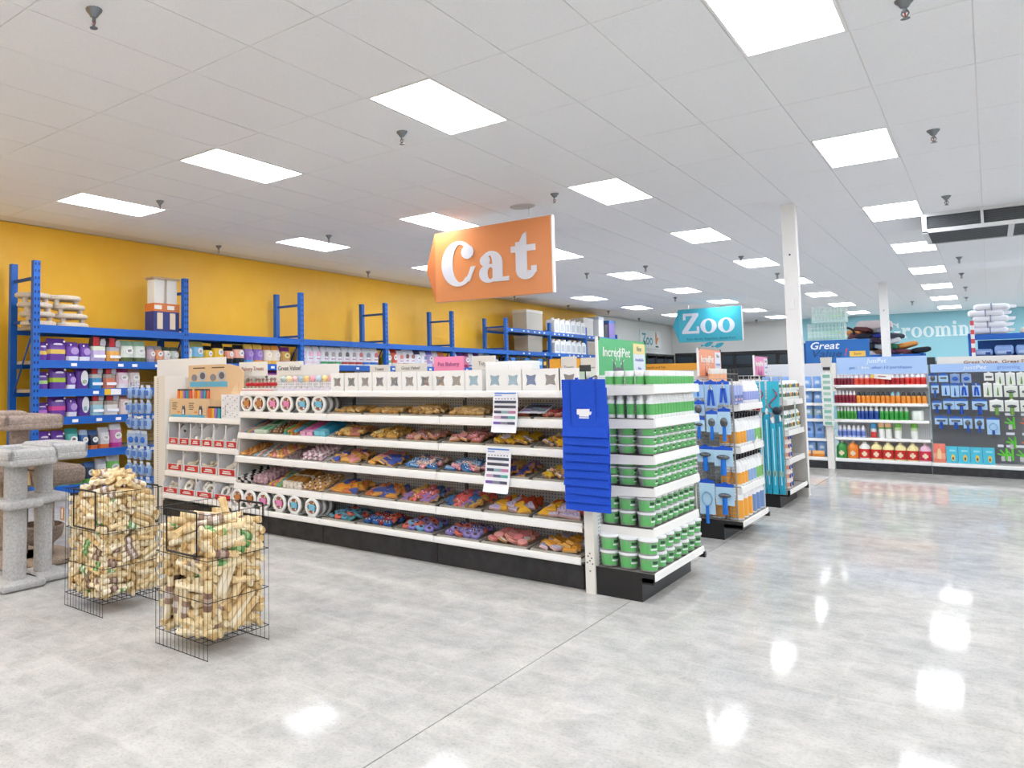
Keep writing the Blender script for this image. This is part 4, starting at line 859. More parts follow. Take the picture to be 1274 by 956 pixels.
lane(-5.49, .2, 5.285, .457, [ovm(.027, .027, .025, c) for c in ('#c4a3aa', '#b8949e')], 'mauve ball chews', 'second file, ' + s2, 4, 6, 2, dz=.03)
lane(-5.28, .17, 5.285, .457, [stickm(.10, .026, .022, c) for c in ('#e9c04a', '#e77a9a', '#f0d36a', '#7fbcd0', '#9fc77a')], 'candy coloured chew sticks', 'third file, ' + s2, 5, 3, 1, name='chew_stick')
lane(-5.05, .24, 5.285, .457, [stickm(.16, .036, .03, c, '#f0e8dc') for c in ('#b8823f', '#a8732f')], 'white tipped chew sticks', 'fourth file, ' + s2, 5, 2, 2, dz=.03, name='chew_stick')
lane(-4.78, .26, 5.285, .457, [ovm(.034, .036, .014, '#c9985a', '#f6f0e8'), ovm(.034, .036, .014, '#d9b07a', '#4a403c')], 'iced disc chews', 'fifth file, ' + s2, 4, 5, 2, dz=.022)

# ------------------------------------------------ flyers
def flyer(name, lab, x, y, z0, z1, curl, tilt=0.0):
    h = z1 - z0; W2 = .105; P = M('#f4f5fb', .5); n = 6
    t = thing(name, None, lab, 'paper', None, (x, y, z0))
    m = MB(); pts = [(curl * (1 - k / n) ** 2 * -1, h * k / n) for k in range(n + 1)]
    for k in range(n):
        (a, b), (c, d) = pts[k], pts[k + 1]
        m.face([(-W2, a, b), (W2, a, b), (W2, c, d), (-W2, c, d)], P); m.face([(-W2, a + .001, b), (-W2, c + .001, d), (W2, c + .001, d), (W2, a + .001, b)], P)
    obj('sheet', m.done(), t)
    def yat(q): return curl * (1 - q) ** 2 * -1
    for r, (q, cs) in enumerate(((.72, ('#4a5262', '#4a5262', '#4a5262')), (.60, ('#4f4f5f', '#4a4a5a', '#5a5a6a')), (.47, ('#4a4f66', '#8fb0b8', '#c080a8')), (.34, ('#c9a9c0', '#6a6a8a', '#5fb0a8')), (.20, ('#7a5fb0', '#8a8a9a', '#5a5a70')))):
        mm = MB()
        for c in range(3): mm.box(-.09 + c * .06, yat(q) - .004, q * h, -.03 + c * .06, yat(q) - .001, q * h + h * .065, M(cs[c], .5))
        obj('photo_strip', mm.done(), t)
    obj('heading', MB().box(-.09, yat(.97) - .003, h * .955, .09, yat(.97) - .001, h * .985, M('#4f86d8', .5)).box(-.09, yat(.9) - .003, h * .9, -.03, yat(.9) - .001, h * .93, M('#9db4e6', .5)).done(), t)
    m = MB()
    for c in range(7): m.box(-.085 + c * .026, yat(.83) - .003, h * .82, -.075 + c * .026, yat(.83) - .001, h * .84, M('#4a4a55', .5))
    obj('icons', m.done(), t)
    t.rotation_euler = (tilt, 0, 0); return t
flyer('hanging_flyer', 'white flyer with photo strips hung from the top treat shelf', -2.795, 5.325, 1.075, 1.385, .05)
flyer('hanging_flyer', 'white flyer with photo strips curling off the fourth treat shelf', -2.845, 5.285, .62, .955, .07)
f3 = flyer('loose_flyer', 'white flyer lying tilted across the red bar biscuits', -2.60, 5.345, 1.225, 1.525, .0); f3.rotation_euler = (-1.36, 0, .12)

# ------------------------------------------------ tote bags on a hook in front of the end post
TB = noisy('blue_fabric', '#1247c4', '#1a55d6', 260, .85, .08, 500)
def tote(k):
    w = .155; h = .385; m = MB(); n = 8; q = 6; r = random.Random(k)
    def P(i, j, s):
        u = -1 + 2 * i / n; v = j / q
        return (u * w * (1 - .04 * v) + .004 * math.sin(v * 5 + k), s * .0045 - .002 * math.sin(u * 3 + k) * (1 - v) - .021 * (1 - v) ** 5, -h + h * v)
    for s in (-1, 1):
        for i in range(n):
            for j in range(q):
                f = [P(i, j, s), P(i + 1, j, s), P(i + 1, j + 1, s), P(i, j + 1, s)]
                m.face(f if s < 0 else f[::-1], TB)
    for j in range(q):
        m.face([P(0, j, 1), P(0, j, -1), P(0, j + 1, -1), P(0, j + 1, 1)], TB); m.face([P(n, j, -1), P(n, j, 1), P(n, j + 1, 1), P(n, j + 1, -1)], TB)
    for i in range(n): m.face([P(i, 0, 1), P(i + 1, 0, 1), P(i + 1, 0, -1), P(i, 0, -1)], TB)
    return m.done('tote', True)
hk = thing('hook_strip', None, 'black tipped hanging strip carrying the blue tote bags', 'hook', None, (-2.03, 5.17, 1.0))
part(hk, 'strip', MB().box(-2.04, 5.176, .6, -2.02, 5.18, 1.50, CHROME).done()); part(hk, 'arm', MB().wire((-2.03, 5.178, 1.5), (-2.03, 4.99, 1.47), .004, BLACK).wire((-2.03, 5.0, 1.47), (-2.03, 5.0, 1.54), .004, BLACK).done())
part(hk, 'tag_holder', MB().box(-2.068, 4.995, 1.528, -1.992, 5.003, 1.572, M('#3a3d42', .4)).done())
N_T = 10
for k in range(N_T):
    t = thing('tote_bag', None, ('front blue tote bag with a white printed logo' if k == 0 else 'blue tote bag, %s below the printed one in the hanging stack' % nth(k - 1)), 'bag', 'hanging blue tote bags', (-2.045 - .004 * k + .007 * (k % 2), 5.0 + .0105 * k, 1.475 - .0565 * k), (.015, 0, RND.uniform(-.03, .03)), parts=(('bag_body', tote(k)),))
    m = MB()
    for s in (-.095, .08): m.box(s, -.0105, -.375, s + .003, -.0085, -.01, M('#0f3ba6', .9))
    obj('seam', m.done(), t)
    for s in (-1, 1): obj('handle', MB().box(s * .05 - .012, .004, -.03, s * .05 + .012, .007, .012, TB).done(), t)
    if k == 0:
        L_ = MB(); LW = M('#f2f4fb', .6)
        L_.prism([(-.05, -.232), (-.045, -.238), (-.035, -.236), (-.032, -.25), (.03, -.25), (.034, -.238), (.046, -.238), (.052, -.218), (.036, -.215), (.04, -.198), (-.048, -.2)], .003, LW, off=-.012); L_.box(-.035, -.012, -.262, .032, -.009, -.254, LW)
        obj('printed_logo', L_.done(), t)
# ---------------------------------------------------------------- wire cages of rawhide rolls
WIRE = M('#141414', .4, .3)
def cage(name, lab, x0, y0, s, h):
    t = thing(name, None, lab, 'cage', None, (x0, y0, 0))
    x1, y1 = s, s
    zt, zb = h, .085
    def panel(nm, p0, p1, win):
        m = MB(); n = 13; p0 = Vector(p0); p1 = Vector(p1); fl = MB()
        for k in range(n + 1):
            q = p0.lerp(p1, k / n)
            if win and win[0] <= k / n <= win[1]: m.wire((q.x, q.y, 0), (q.x, q.y, .545), .0016, WIRE); m.wire((q.x, q.y, .545), (q.x, q.y, zt), .0011, WIRE)
            else: m.wire((q.x, q.y, 0 if nm != 'side_panel' else zb), (q.x, q.y, zt), .0016, WIRE)
        for z in ((.003,) if nm != 'side_panel' else ()) + (zb, .30, .52, zt): m.wire((p0.x, p0.y, z), (p1.x, p1.y, z), .0022, WIRE)
        obj(nm, m.done(), t)
        if win:
            a, b = p0.lerp(p1, win[0]), p0.lerp(p1, win[1]); z0, z1 = .535, h + .005; f = MB()
            d = (b - a).normalized() * .007
            for u, v in (((a, z0), (b, z0)), ((a, z1), (b, z1)), ((a, z0), (a, z1)), ((b, z0), (b, z1))):
                f.tube((u[0].x, u[0].y, u[1]), (v[0].x, v[0].y, v[1]), .0055, WIRE, 4)
            obj('sign_holder', f.done(), t)
    panel('front_panel', (0, 0, 0), (x1, 0, 0), (.22, .80)); panel('side_panel', (x1, 0, 0), (x1, y1, 0), None)
    panel('rear_panel', (x1, y1, 0), (0, y1, 0), (.1, .55)); panel('side_panel', (0, y1, 0), (0, 0, 0), None)
    f = MB()
    for k in range(9): f.wire((x1 * k / 8, 0, zb), (x1 * k / 8, y1, zb), .002, WIRE); f.wire((0, y1 * k / 8, zb), (x1, y1 * k / 8, zb), .002, WIRE)
    obj('wire_base', f.done(), t)
    return t
RH = [noisy('rawhide_a', '#dfc38e', '#f4e3ba', 24, .6), noisy('rawhide_b', '#d2ae72', '#ecd2a2', 24, .6), noisy('rawhide_c', '#e6d2a6', '#f8ecd2', 24, .6)]
def roll_mesh(L, r, m):
    q = MB(); q.lathe([(r * .45, -L / 2 + .004), (r * .9, -L / 2), (r * 1.04, -L * .47), (r * .99, -L * .40), (r, 0), (r * .96, L * .38), (r * 1.06, L * .47), (r * .92, L / 2), (r * .45, L / 2 - .004)], 9, m)
    return q.done('roll', True)
def sleeve_mesh(L, r, a, b):
    q = MB(); q.lathe([(r * 1.16, -L * .22), (r * 1.2, -L * .07), (r * 1.2, L * .09), (r * 1.16, L * .22)], 9, [M(a, .45), M(b, .45), M(a, .45)]); return q.done('sleeve', True)
def rolls(L, r):
    return [roll_mesh(L * k, r * g, m) for k, g, m in ((1, 1, RH[0]), (.94, 1.12, RH[1]), (1.05, .95, RH[2]))], [sleeve_mesh(L, r, a, b) for a, b in (('#7fae68', '#e3ebda'), ('#80614f', '#b39c8e'), ('#5f9450', '#9cc084'), ('#a08472', '#d9cfc8'))]
def add_roll(R_, S_, loc, direc, lab, grp, sl):
    rot = Vector(direc).to_track_quat('Z', 'Y').to_euler()
    i = RND.randrange(3); p = [('roll', R_[i])]
    if sl is not None: p.append(('sleeve', S_[sl], (0, 0, RND.uniform(-.02, .02))))
    thing('rawhide_roll', None, lab, 'dog chew', grp, loc, rot, parts=p)
def seg_dist(a, b):
    best = 9
    for (p0, p1), (q0, q1) in ((a, b), (b, a)):
        dx, dz = q1[0] - q0[0], q1[1] - q0[1]; LL = dx * dx + dz * dz + 1e-9
        for p in (p0, p1, ((p0[0] + p1[0]) / 2, (p0[1] + p1[1]) / 2)):
            t = max(0, min(1, ((p[0] - q0[0]) * dx + (p[1] - q0[1]) * dz) / LL))
            best = min(best, math.hypot(p[0] - q0[0] - t * dx, p[1] - q0[1] - t * dz))
    return best
def pack(s, z0, z1, L, r, spread, p_in, tries, gap, seed):
    """rolls packed on one face: (u, z, lean, end_on, sleeve)"""
    g = random.Random(seed); segs = []; out = []
    def put(u, z, a, e, sl):
        h = 0 if e else L / 2 - r * .4
        c, d = math.cos(a) * h, math.sin(a) * h
        if not (r * .8 + abs(c) < u < s - r * .8 - abs(c) and z0 + r + abs(d) < z < z1 + .02 - abs(d) * .6): return False
        sg = ((u - c, z - d), (u + c, z + d))
        for q in segs:
            if abs(q[0][0] + q[1][0] - 2 * u) < 2 * L and seg_dist(sg, q) < gap * r: return False
        segs.append(sg); out.append((u, z, a, e, sl)); return True
    for k in range(tries):
        u, z = g.uniform(0, s), g.uniform(z0, z1); e = g.random() < p_in; a = g.gauss(0, spread); sl = g.choice((None, 0, 1, 2, 3, 1))
        if put(u, z, a, e, sl):
            for q in (1, -1, 2, -2): 
                if g.random() < .8: put(u - math.sin(a) * q * 1.9 * r, z + math.cos(a) * q * 1.9 * r, a + g.uniform(-.07, .07), e, sl if g.random() < .75 else None)
    return out
ROLLS = [0]
def place_words(nm, kind, cage_, ax, fu, fz, lean, end):
    hs = ('bottom', 'lower', 'middle', 'upper', 'top')[min(4, int(fz * 5))]; us = (('near edge', 'off centre', 'centre', 'past centre', 'far edge') if ax == 'x' else ('left edge', 'left of centre', 'centre', 'right of centre', 'right edge'))[min(4, int(fu * 5))]
    dr = 'end-on' if end else ('level' if abs(lean) < .3 else ('steep' if abs(lean) > 1.0 else 'tilted'))
    return '%s %s, %s, %s %s, %s face, %s' % (nm, kind, dr, hs, us, 'front' if ax == 'y' else 'right', cage_)
def pile(t, x0, y0, s, z0, ztop, L, r, p_in, lab, lab2, lab3, grp, spread, n_top, heap, seed):
    R_, S_ = rolls(L, r)
    names = ('plain', 'green sleeved', 'brown sleeved', 'bright green sleeved', 'pale brown sleeved')
    core = MB()
    for k in range(170):
        c = Vector((x0 + RND.uniform(.12, s - .12), y0 + RND.uniform(.12, s - .1), RND.uniform(z0 + .06, ztop - .03))); d = Vector((RND.uniform(-1, 1), RND.uniform(-1, 1), RND.uniform(-.7, .7))).normalized() * L * .42
        core.tube(c - d, c + d, r, RH[k % 3], 7)
    for ax in 'yxw':
        for layer in (0, 1):
            if ax == 'w' and layer == 0: continue
            for u, z, a, e, sl in pack(s, z0, ztop, L, r, spread, p_in, 1500, 1.72, seed + layer * 7 + ord(ax)):
                off = r * 1.2 + layer * r * 1.7 + RND.uniform(0, .005) + (L * .42 if e else 0)
                d = (RND.uniform(-.2, .2), 1, RND.uniform(-.2, .2)) if e else (math.cos(a), RND.uniform(-.08, .08), math.sin(a))
                if ax == 'y': loc = (x0 + u, y0 + off, z)
                elif ax == 'x': loc = (x0 + s - off, y0 + u, z); d = (-d[1], d[0], d[2])
                else: loc = (x0 + u, y0 + s - off, z)
                if layer or (ax == 'x' and L < .2 and u > .5 * s): v = Vector(d).normalized() * L * .5; core.tube(Vector(loc) - v, Vector(loc) + v, r, RH[ROLLS[0] % 3], 8)
                else:
                    nm = names[0 if sl is None else sl + 1]
                    add_roll(R_, S_, loc, d, place_words(nm, grp[:-1], lab3, ax, u / s, (z - z0) / (ztop - z0), a, e), nm + ' ' + grp, sl)
                ROLLS[0] += 1
    o = thing('rawhide_heap', core.done('heap', True), 'tan rawhide rolls packed in the middle of the %s' % lab3, 'dog chew', None); o['kind'] = 'stuff'
    for k in range(n_top):
        a = k * 2.4; q = (k + .5) / n_top; px = x0 + s / 2 + s * .42 * q ** .55 * math.cos(a); py = y0 + s / 2 + s * .42 * q ** .55 * math.sin(a)
        zz = ztop + heap * (1 - q ** 1.7) + RND.uniform(-.012, .012)
        sl = RND.choice((None, None, 1, 3, None)); nm = names[0 if sl is None else sl + 1]
        add_roll(R_, S_, (px, py, zz), (math.cos(a + RND.random()), math.sin(a * 1.7 + RND.random()), RND.uniform(-.2, .35)), '%s %s heaped on the %s, %s from the peak' % (nm, grp[:-1], lab3, nth(k)), nm + ' ' + grp + ', top', sl)
c1 = cage('wire_cage', 'front black wire cage of long rawhide rolls on the grey floor', -3.605, 2.645, .455, .765)
pile(c1, -3.605, 2.645, .455, .09, .655, .225, .0205, .10, 'long rawhide roll in the front wire cage', 'long rawhide roll on top of the front wire cage', 'front wire cage', 'long rolls', .85, 16, .05, 3)
c2 = cage('wire_cage', 'rear black wire cage heaped with short rawhide rolls, beside the cat trees', -4.69, 2.70, .455, .775)
pile(c2, -4.69, 2.70, .455, .09, .70, .135, .0195, .38, 'short rawhide roll in the rear wire cage', 'short rawhide roll heaped above the rear wire cage', 'rear wire cage', 'short rolls', .35, 46, .17, 5)
thing('paper_tag', MB().box(0, 0, 0, .05, .004, .085, M('#a87b58', .6)).box(.02, -.001, .01, .03, 0, .075, M('#e9e4e0', .5)).done(), 'small brown card tag clipped to the left edge of the rear wire cage', 'tag', None, (-4.745, 2.69, .56))

# ---------------------------------------------------------------- cat trees
def carpet(name, a, b):
    return noisy(name, a, b, 60, .95, .6, 130, detail=6)
CG = carpet('grey_carpet', '#b0afae', '#c6c5c4'); CT = carpet('taupe_carpet', '#97857c', '#b5a398'); CB = carpet('brown_carpet', '#7d6d62', '#9a8a7e'); CW = carpet('beige_dark_carpet', '#8d7c6c', '#ab9a88')
ROPE = noisy('sisal', '#8a7354', '#a78d68', 8, .9, .6, 60, stretch=(1, 1, 14))
def soft(x0, y0, z0, x1, y1, z1, m, r=.03):
    """a padded, rounded slab"""
    b = MB(); n = 5; pr = []
    zs = [z0 + (z1 - z0) * k / 6 for k in range(7)]
    rings = []
    for k, z in enumerate(zs):
        t = abs(k - 3) / 3; ins = r * (1 - math.sqrt(max(0, 1 - t ** 2.6)))
        ring_ = []
        for cx, cy, a0 in ((x1 - r, y1 - r, 0), (x0 + r, y1 - r, 90), (x0 + r, y0 + r, 180), (x1 - r, y0 + r, 270)):
            for q in range(n): a = math.radians(a0 + 90 * q / (n - 1)); ring_.append((cx + (r - ins) * math.cos(a), cy + (r - ins) * math.sin(a), z))
        rings.append(ring_)
    L = len(rings[0])
    for k in range(6):
        for i in range(L): j = (i + 1) % L; b.face((rings[k][i], rings[k][j], rings[k + 1][j], rings[k + 1][i]), m)
    b.face(rings[0][::-1], m); b.face(rings[-1], m)
    return b.done('slab', True)
def cat_tree(lab, x, y, C1, top, mid, base, post_r, tray=True, mid_x=0.0, top_dx=0.0, bw=None, bd=None, top_dy=0.0):
    t = thing('cat_tree', None, lab, 'cat tree', None, (x, y, 0))
    obj('base', soft(-base, -base, 0, base, base, .06, C1), t)
    obj('post', MB().lathe([(post_r, .055), (post_r * 1.01, top * .5), (post_r, top)], 16, C1).done('post', True), t)
    if mid: obj('middle_shelf', soft(-base + mid_x, -base * .86, mid - .065, base * .95 + mid_x, base * .86, mid, C1), t)
    w = bw or base * 1.12; bd = bd or w * .9; Y_ = top_dy
    obj('bed_floor', soft(-w + top_dx, -bd * .96 + Y_, top - .02, w + top_dx, bd * .96 + Y_, top + .05, C1), t)
    if tray:
        for a, b_, c, d in ((-w, -bd, w, -bd + .07), (-w, bd - .07, w, bd), (-w, -bd, -w + .07, bd), (w - .07, -bd, w, bd)):
            obj('bed_rim', soft(a + top_dx, b_ + Y_, top + .005, c + top_dx, d + Y_, top + .105, C1, .034), t)
    return t
cat_tree('pale grey carpeted cat tree nearest the picture edge', -5.40, 2.70, CG, .915, .64, .17, .082, bw=.27, bd=.19, top_dx=.02)
cat_tree('pale grey carpeted cat tree just left of the wire cage of short rolls', -5.47, 2.96, CG, .935, .65, .17, .067, bw=.24, bd=.16, top_dx=.08, top_dy=.04)
t = cat_tree('tall taupe carpeted cat tree behind the two grey ones', -6.15, 3.10, CT, 1.125, .0, .26, .08)
obj('raised_cushion', soft(-.28, -.2, 1.185, -.02, .10, 1.26, CT, .05), t)
t = thing('cat_tree', None, 'brown cat tree with a tassel, sisal post and hanging bowl', 'cat tree', None, (-6.0, 3.28, -.0))
obj('base', soft(-.26, -.26, 0, .26, .26, .06, CW), t)
obj('post', MB().lathe([(.06, .055), (.06, .66)], 14, CW).done('post', True), t)
obj('bed', soft(-.30, -.24, .64, .24, .24, .80, CB, .05), t); obj('bed_rim', soft(-.31, -.25, .78, .25, -.17, .83, CB, .035), t)
obj('sisal_post', MB().lathe([(.07, .30), (.075, .47), (.07, .64)], 14, ROPE, (.12, -.1, 0)).done('post', True), t)
obj('tassel', MB().lathe([(.003, .0), (.012, -.02), (.016, -.03), (.03, -.11), (.001, -.115)], 10, M('#cdb28a', .9), (.17, -.262, .78)).done('tassel', True), t)
obj('hanging_bowl', MB().lathe([(.001, .20), (.10, .21), (.17, .27), (.19, .36), (.17, .37), (.10, .27)], 16, CB, (0, -.05, -.06)).done('bowl', True), t)
t = cat_tree('dark beige carpeted cat tree low behind the grey pair', -6.85, 3.35, CW, .62, .0, .26, .07)

# ---------------------------------------------------------------- wire wing panel with blue packs beside the treat shelves
def wing(lab, x0, x1, y, z0, z1, nx, nz, hx='#8f9298', rot=0.0):
    t = thing('wire_wing', None, lab, 'wire panel', None, ((x0 + x1) / 2, y, 0))
    m = MB(); W_ = M(hx, .35, .6); a = x0 - (x0 + x1) / 2; b = -a
    for k in range(nx + 1): m.wire((a + (b - a) * k / nx, .004, z0), (a + (b - a) * k / nx, .004, z1), .0022, W_)
    for k in range(nz + 1): m.wire((a, 0, z0 + (z1 - z0) * k / nz), (b, 0, z0 + (z1 - z0) * k / nz), .0022, W_)
    obj('grid', m.done(), t)
    f = MB()
    for xx in (a, b): f.tube((xx, 0, 0 if lab.startswith('tall') else z0), (xx, 0, z1), .006, W_, 6)
    obj('frame', f.done(), t)
    return t
wing('tall wire panel hung with blue toy packs left of the white end panel', -7.78, -7.29, 5.33, .25, 1.50, 9, 40)
pk = MB().box(-.055, -.012, -.17, .055, .008, -.035, M('#a9c4e6', .25)).box(-.055, -.004, -.035, .055, .004, 0, M('#c4d4ea', .3)).done('pack')
pb = MB().ball((0, -.018, -.105), .036, M('#2f6fd6', .4), 10, 6, 1, .5).done('toy', True)
pk2 = MB().lathe([(.03, -.16), (.042, -.12), (.042, -.06), (.02, -.03)], 9, M('#9db9e0', .3)).done('pack', True)
pc = MB().box(-.03, -.047, -.12, .03, -.04, -.06, M('#4f7fd0', .4)).done('label')
for r in range(7):
    for k in range(4):
        x = -7.74 + k * .125; z = 1.47 - r * .18
        wide = r in (3,)
        if wide and k == 3: continue
        thing('toy_pack', None, 'blue %s pack, %s in the %s row of the wire panel' % ('round toy' if wide else 'bottle toy', nth(k), nth(r)), 'pet toy', 'blue packs, %s row' % nth(r), (x + (.03 if wide else 0) + RND.uniform(-.006, .006), 5.295, z + RND.uniform(-.008, .008)), (0, 0, RND.uniform(-.25, .25)),
              (1.25, 1, 1.05) if wide else (1, 1, 1), parts=(('pack', pk), ('toy', pb)) if wide else (('pack', pk2), ('label', pc), ('header', MB().box(-.03, -.01, -.03, .03, -.006, 0, M('#dfe7f2', .4)).done())))
# ---------------------------------------------------------------- end displays facing the main aisle (+x)
GREEN = M('#66bd6c', .4); CLR = M('#9a9b97', .3); LIDW = M('#eef0f2', .35); DKT = M('#2f4a3a', .5)
def band_arc(r0, r1, z0, z1, a0, a1, m, n=10):
    q = MB()
    for k in range(n):
        a, b = math.radians(a0 + (a1 - a0) * k / n), math.radians(a0 + (a1 - a0) * (k + 1) / n)
        q.face([(r0 * math.cos(a), r0 * math.sin(a), z0), (r0 * math.cos(b), r0 * math.sin(b), z0), (r1 * math.cos(b), r1 * math.sin(b), z1), (r1 * math.cos(a), r1 * math.sin(a), z1)], m)
    return q
def tub(h, r):
    body = MB().lathe([(r * .82, 0), (r * .84, .004), (r * .96, h * .86)], 16, CLR).done('tub', True)
    lid = MB().lathe([(r, h * .84), (r * 1.04, h * .86), (r * 1.04, h * .97), (r * .98, h)], 16, LIDW).done('lid', True)
    lb = band_arc(r * .865, r * .945, h * .1, h * .78, -75, 125, GREEN, 12).done('label', True)
    mk = band_arc(r * .925, r * .94, h * .50, h * .68, 10, 55, DKT, 4); 
    q = band_arc(r * .91, r * .925, h * .34, h * .44, 5, 60, LIDW, 4); mk.v += [tuple(p) for p in []]
    return (('tub_body', body), ('lid', lid), ('label', lb), ('logo', mk.done('logo')), ('print', q.done('print')))
def end_unit(lab, xb, xf, y0, y1, shelves, deck, top, xbase):
    G = thing('end_display', None, lab, 'shelving', None, (xb, (y0 + y1) / 2, 0))
    part(G, 'base', MB().box(xb, y0 - .028, 0, xbase, y1, .160, BLACK).done())
    part(G, 'back_panel', MB().box(xb - .02, y0 + .02, .1, xb, y1 - .02, top, PEGY).done())
    def sh(z, x1, lip, ya, yb_, side=None):
        m = MB(); m.box(xb, ya + .006, z - .028, x1 - .012, yb_ - .006, z - .008, SHT)
        m.prism([(x1 - .012, z - lip), (x1, z - lip + .006), (x1 - .004, z), (x1 - .012, z + .004)], yb_ - ya, LIP, 'xz', ya)
        for s in (ya, yb_ - .004): m.prism([(xb, z - .075), (x1 - .012, z - .062), (x1 - .012, z - .004), (xb, z - .004)], .004, side or SHW, 'xz', s)
        return m.done('shelf')
    part(G, 'shelf', sh(deck[0], deck[1], .05, y0 - .03, y1 + .03, BLACK))
    for ya_, e_ in ((y0 - .03, -.02), (y1 - .01, .01)): part(G, 'bracket', MB().box(xbase, ya_, deck[0] - .075, deck[1] + e_, ya_ + .04, deck[0] - .035, BLACK).done())
    for z, x1 in shelves: part(G, 'shelf', sh(z, x1, .062, y0 + .06, y1 + .04))
    return G
end_unit('white end display of green labelled tubs and bottles', -2.083, -1.70, 5.24, 6.29, [(.468, -1.715), (.742, -1.70), (.958, -1.695), (1.203, -1.685), (1.432, -1.68)], (.195, -1.685), 1.5, -1.78)
T1, T2, T3 = tub(.105, .062), tub(.1, .058), tub(.062, .064)
def grid(name, parts_, label, cat, group, xs, ys, z, dz=0, layers=1, rot=0.0, jit=.12, skip=None):
    for L in range(layers):
        for i, x in enumerate(xs):
            for j, y in enumerate(ys):
                if skip and skip(i, j, L): continue
                thing(name, None, '%s, %s inward, %s along' % (label, nth(i), nth(j)), cat, group, (x + RND.uniform(-.002, .002), y + RND.uniform(-.002, .002), z + L * dz), (0, 0, rot + RND.uniform(-jit, jit)), parts=parts_)
LY = ('lower', 'upper'); LZ = ('lowest', 'middle', 'top')
seen = lambda i, j: i == 0 or j == 0
for L in range(2):
    grid('treat_tub', T1, 'green labelled tub, %s layer on end deck' % LY[L], 'tub', 'tubs on the deck, %s layer' % LY[L], [-1.755, -1.885, -2.015], [5.285 + .165 * k for k in range(7)], .197 + L * .107, rot=-1.0, skip=lambda i, j, L_: not seen(i, j))
    grid('treat_tub', T2, 'green tall tub, %s layer, first end shelf' % LY[L], 'tub', 'tall tubs, %s layer' % LY[L], [-1.79, -1.915, -2.03], [5.375 + .128 * k for k in range(8)], .47 + L * .101, rot=-.9, skip=lambda i, j, L_: not seen(i, j))
for s_, z in (('second', .744), ('third', .960)):
    for L in range(3):
        grid('treat_tub', T3, 'flat green tub, %s of three, %s end shelf' % (LZ[L], s_), 'tub', 'flat tubs on the %s shelf' % s_, [-1.775, -1.91, -2.03], [5.39 + .132 * k for k in range(8)], z + L * .0625, rot=-.5, skip=lambda i, j, L_: not seen(i, j))
def spray(r=.026, h=.18, body='#f6f7f7', band='#62b968', cap='#fafafa', n=10, dark=None):
    b = MB().lathe([(r, 0), (r, h * .14), (r, h * .56), (r * .98, h * .64), (r * .55, h * .70), (r * .5, h * .74)], n, M(body, .35)).done('bottle', True)
    l = MB().lathe([(r * 1.03, h * .13), (r * 1.03, h * .52)], n, M(band, .4)).done('label', True)
    c = MB().lathe([(r * .8, h * .665), (r * .8, h * .80), (r * .52, h * .86), (r * .4, h * .98), (r * .2, h)], n, M(cap, .35)).done('cap', True)
    return (('bottle', b), ('label', l), ('cap', c))
def jar(r=.03, h=.092, band='#62b968', cap='#f7f8f8', body='#e9eeea', n=10):
    return (('jar_body', MB().lathe([(r * .95, 0), (r, .004), (r, h * .6), (r * .9, h * .66)], n, M(body, .35)).done('jar', True)), ('label', MB().lathe([(r * 1.03, h * .05), (r * 1.03, h * .6)], n, M(band, .4)).done('label', True)), ('cap', MB().lathe([(r * 1.04, h * .64), (r * 1.06, h * .68), (r * 1.06, h * .98), (r * .95, h)], n, M(cap, .35)).done('cap', True)))
grid('spray_bottle', spray(.0265, .188), 'green labelled spray bottle, fourth end shelf', 'bottle', 'green labelled spray bottles', [-1.735 - .066 * k for k in range(5)], [5.36 + .066 * k for k in range(15)], 1.205, skip=lambda i, j, L: not (i < 2 or j == 0))
grid('treat_jar', jar(.031, .098), 'green labelled white jar, topmost end shelf', 'jar', 'green labelled jars', [-1.73 - .068 * k for k in range(5)], [5.36 + .064 * k for k in range(15)], 1.434, skip=lambda i, j, L: not (i < 2 or j == 0))
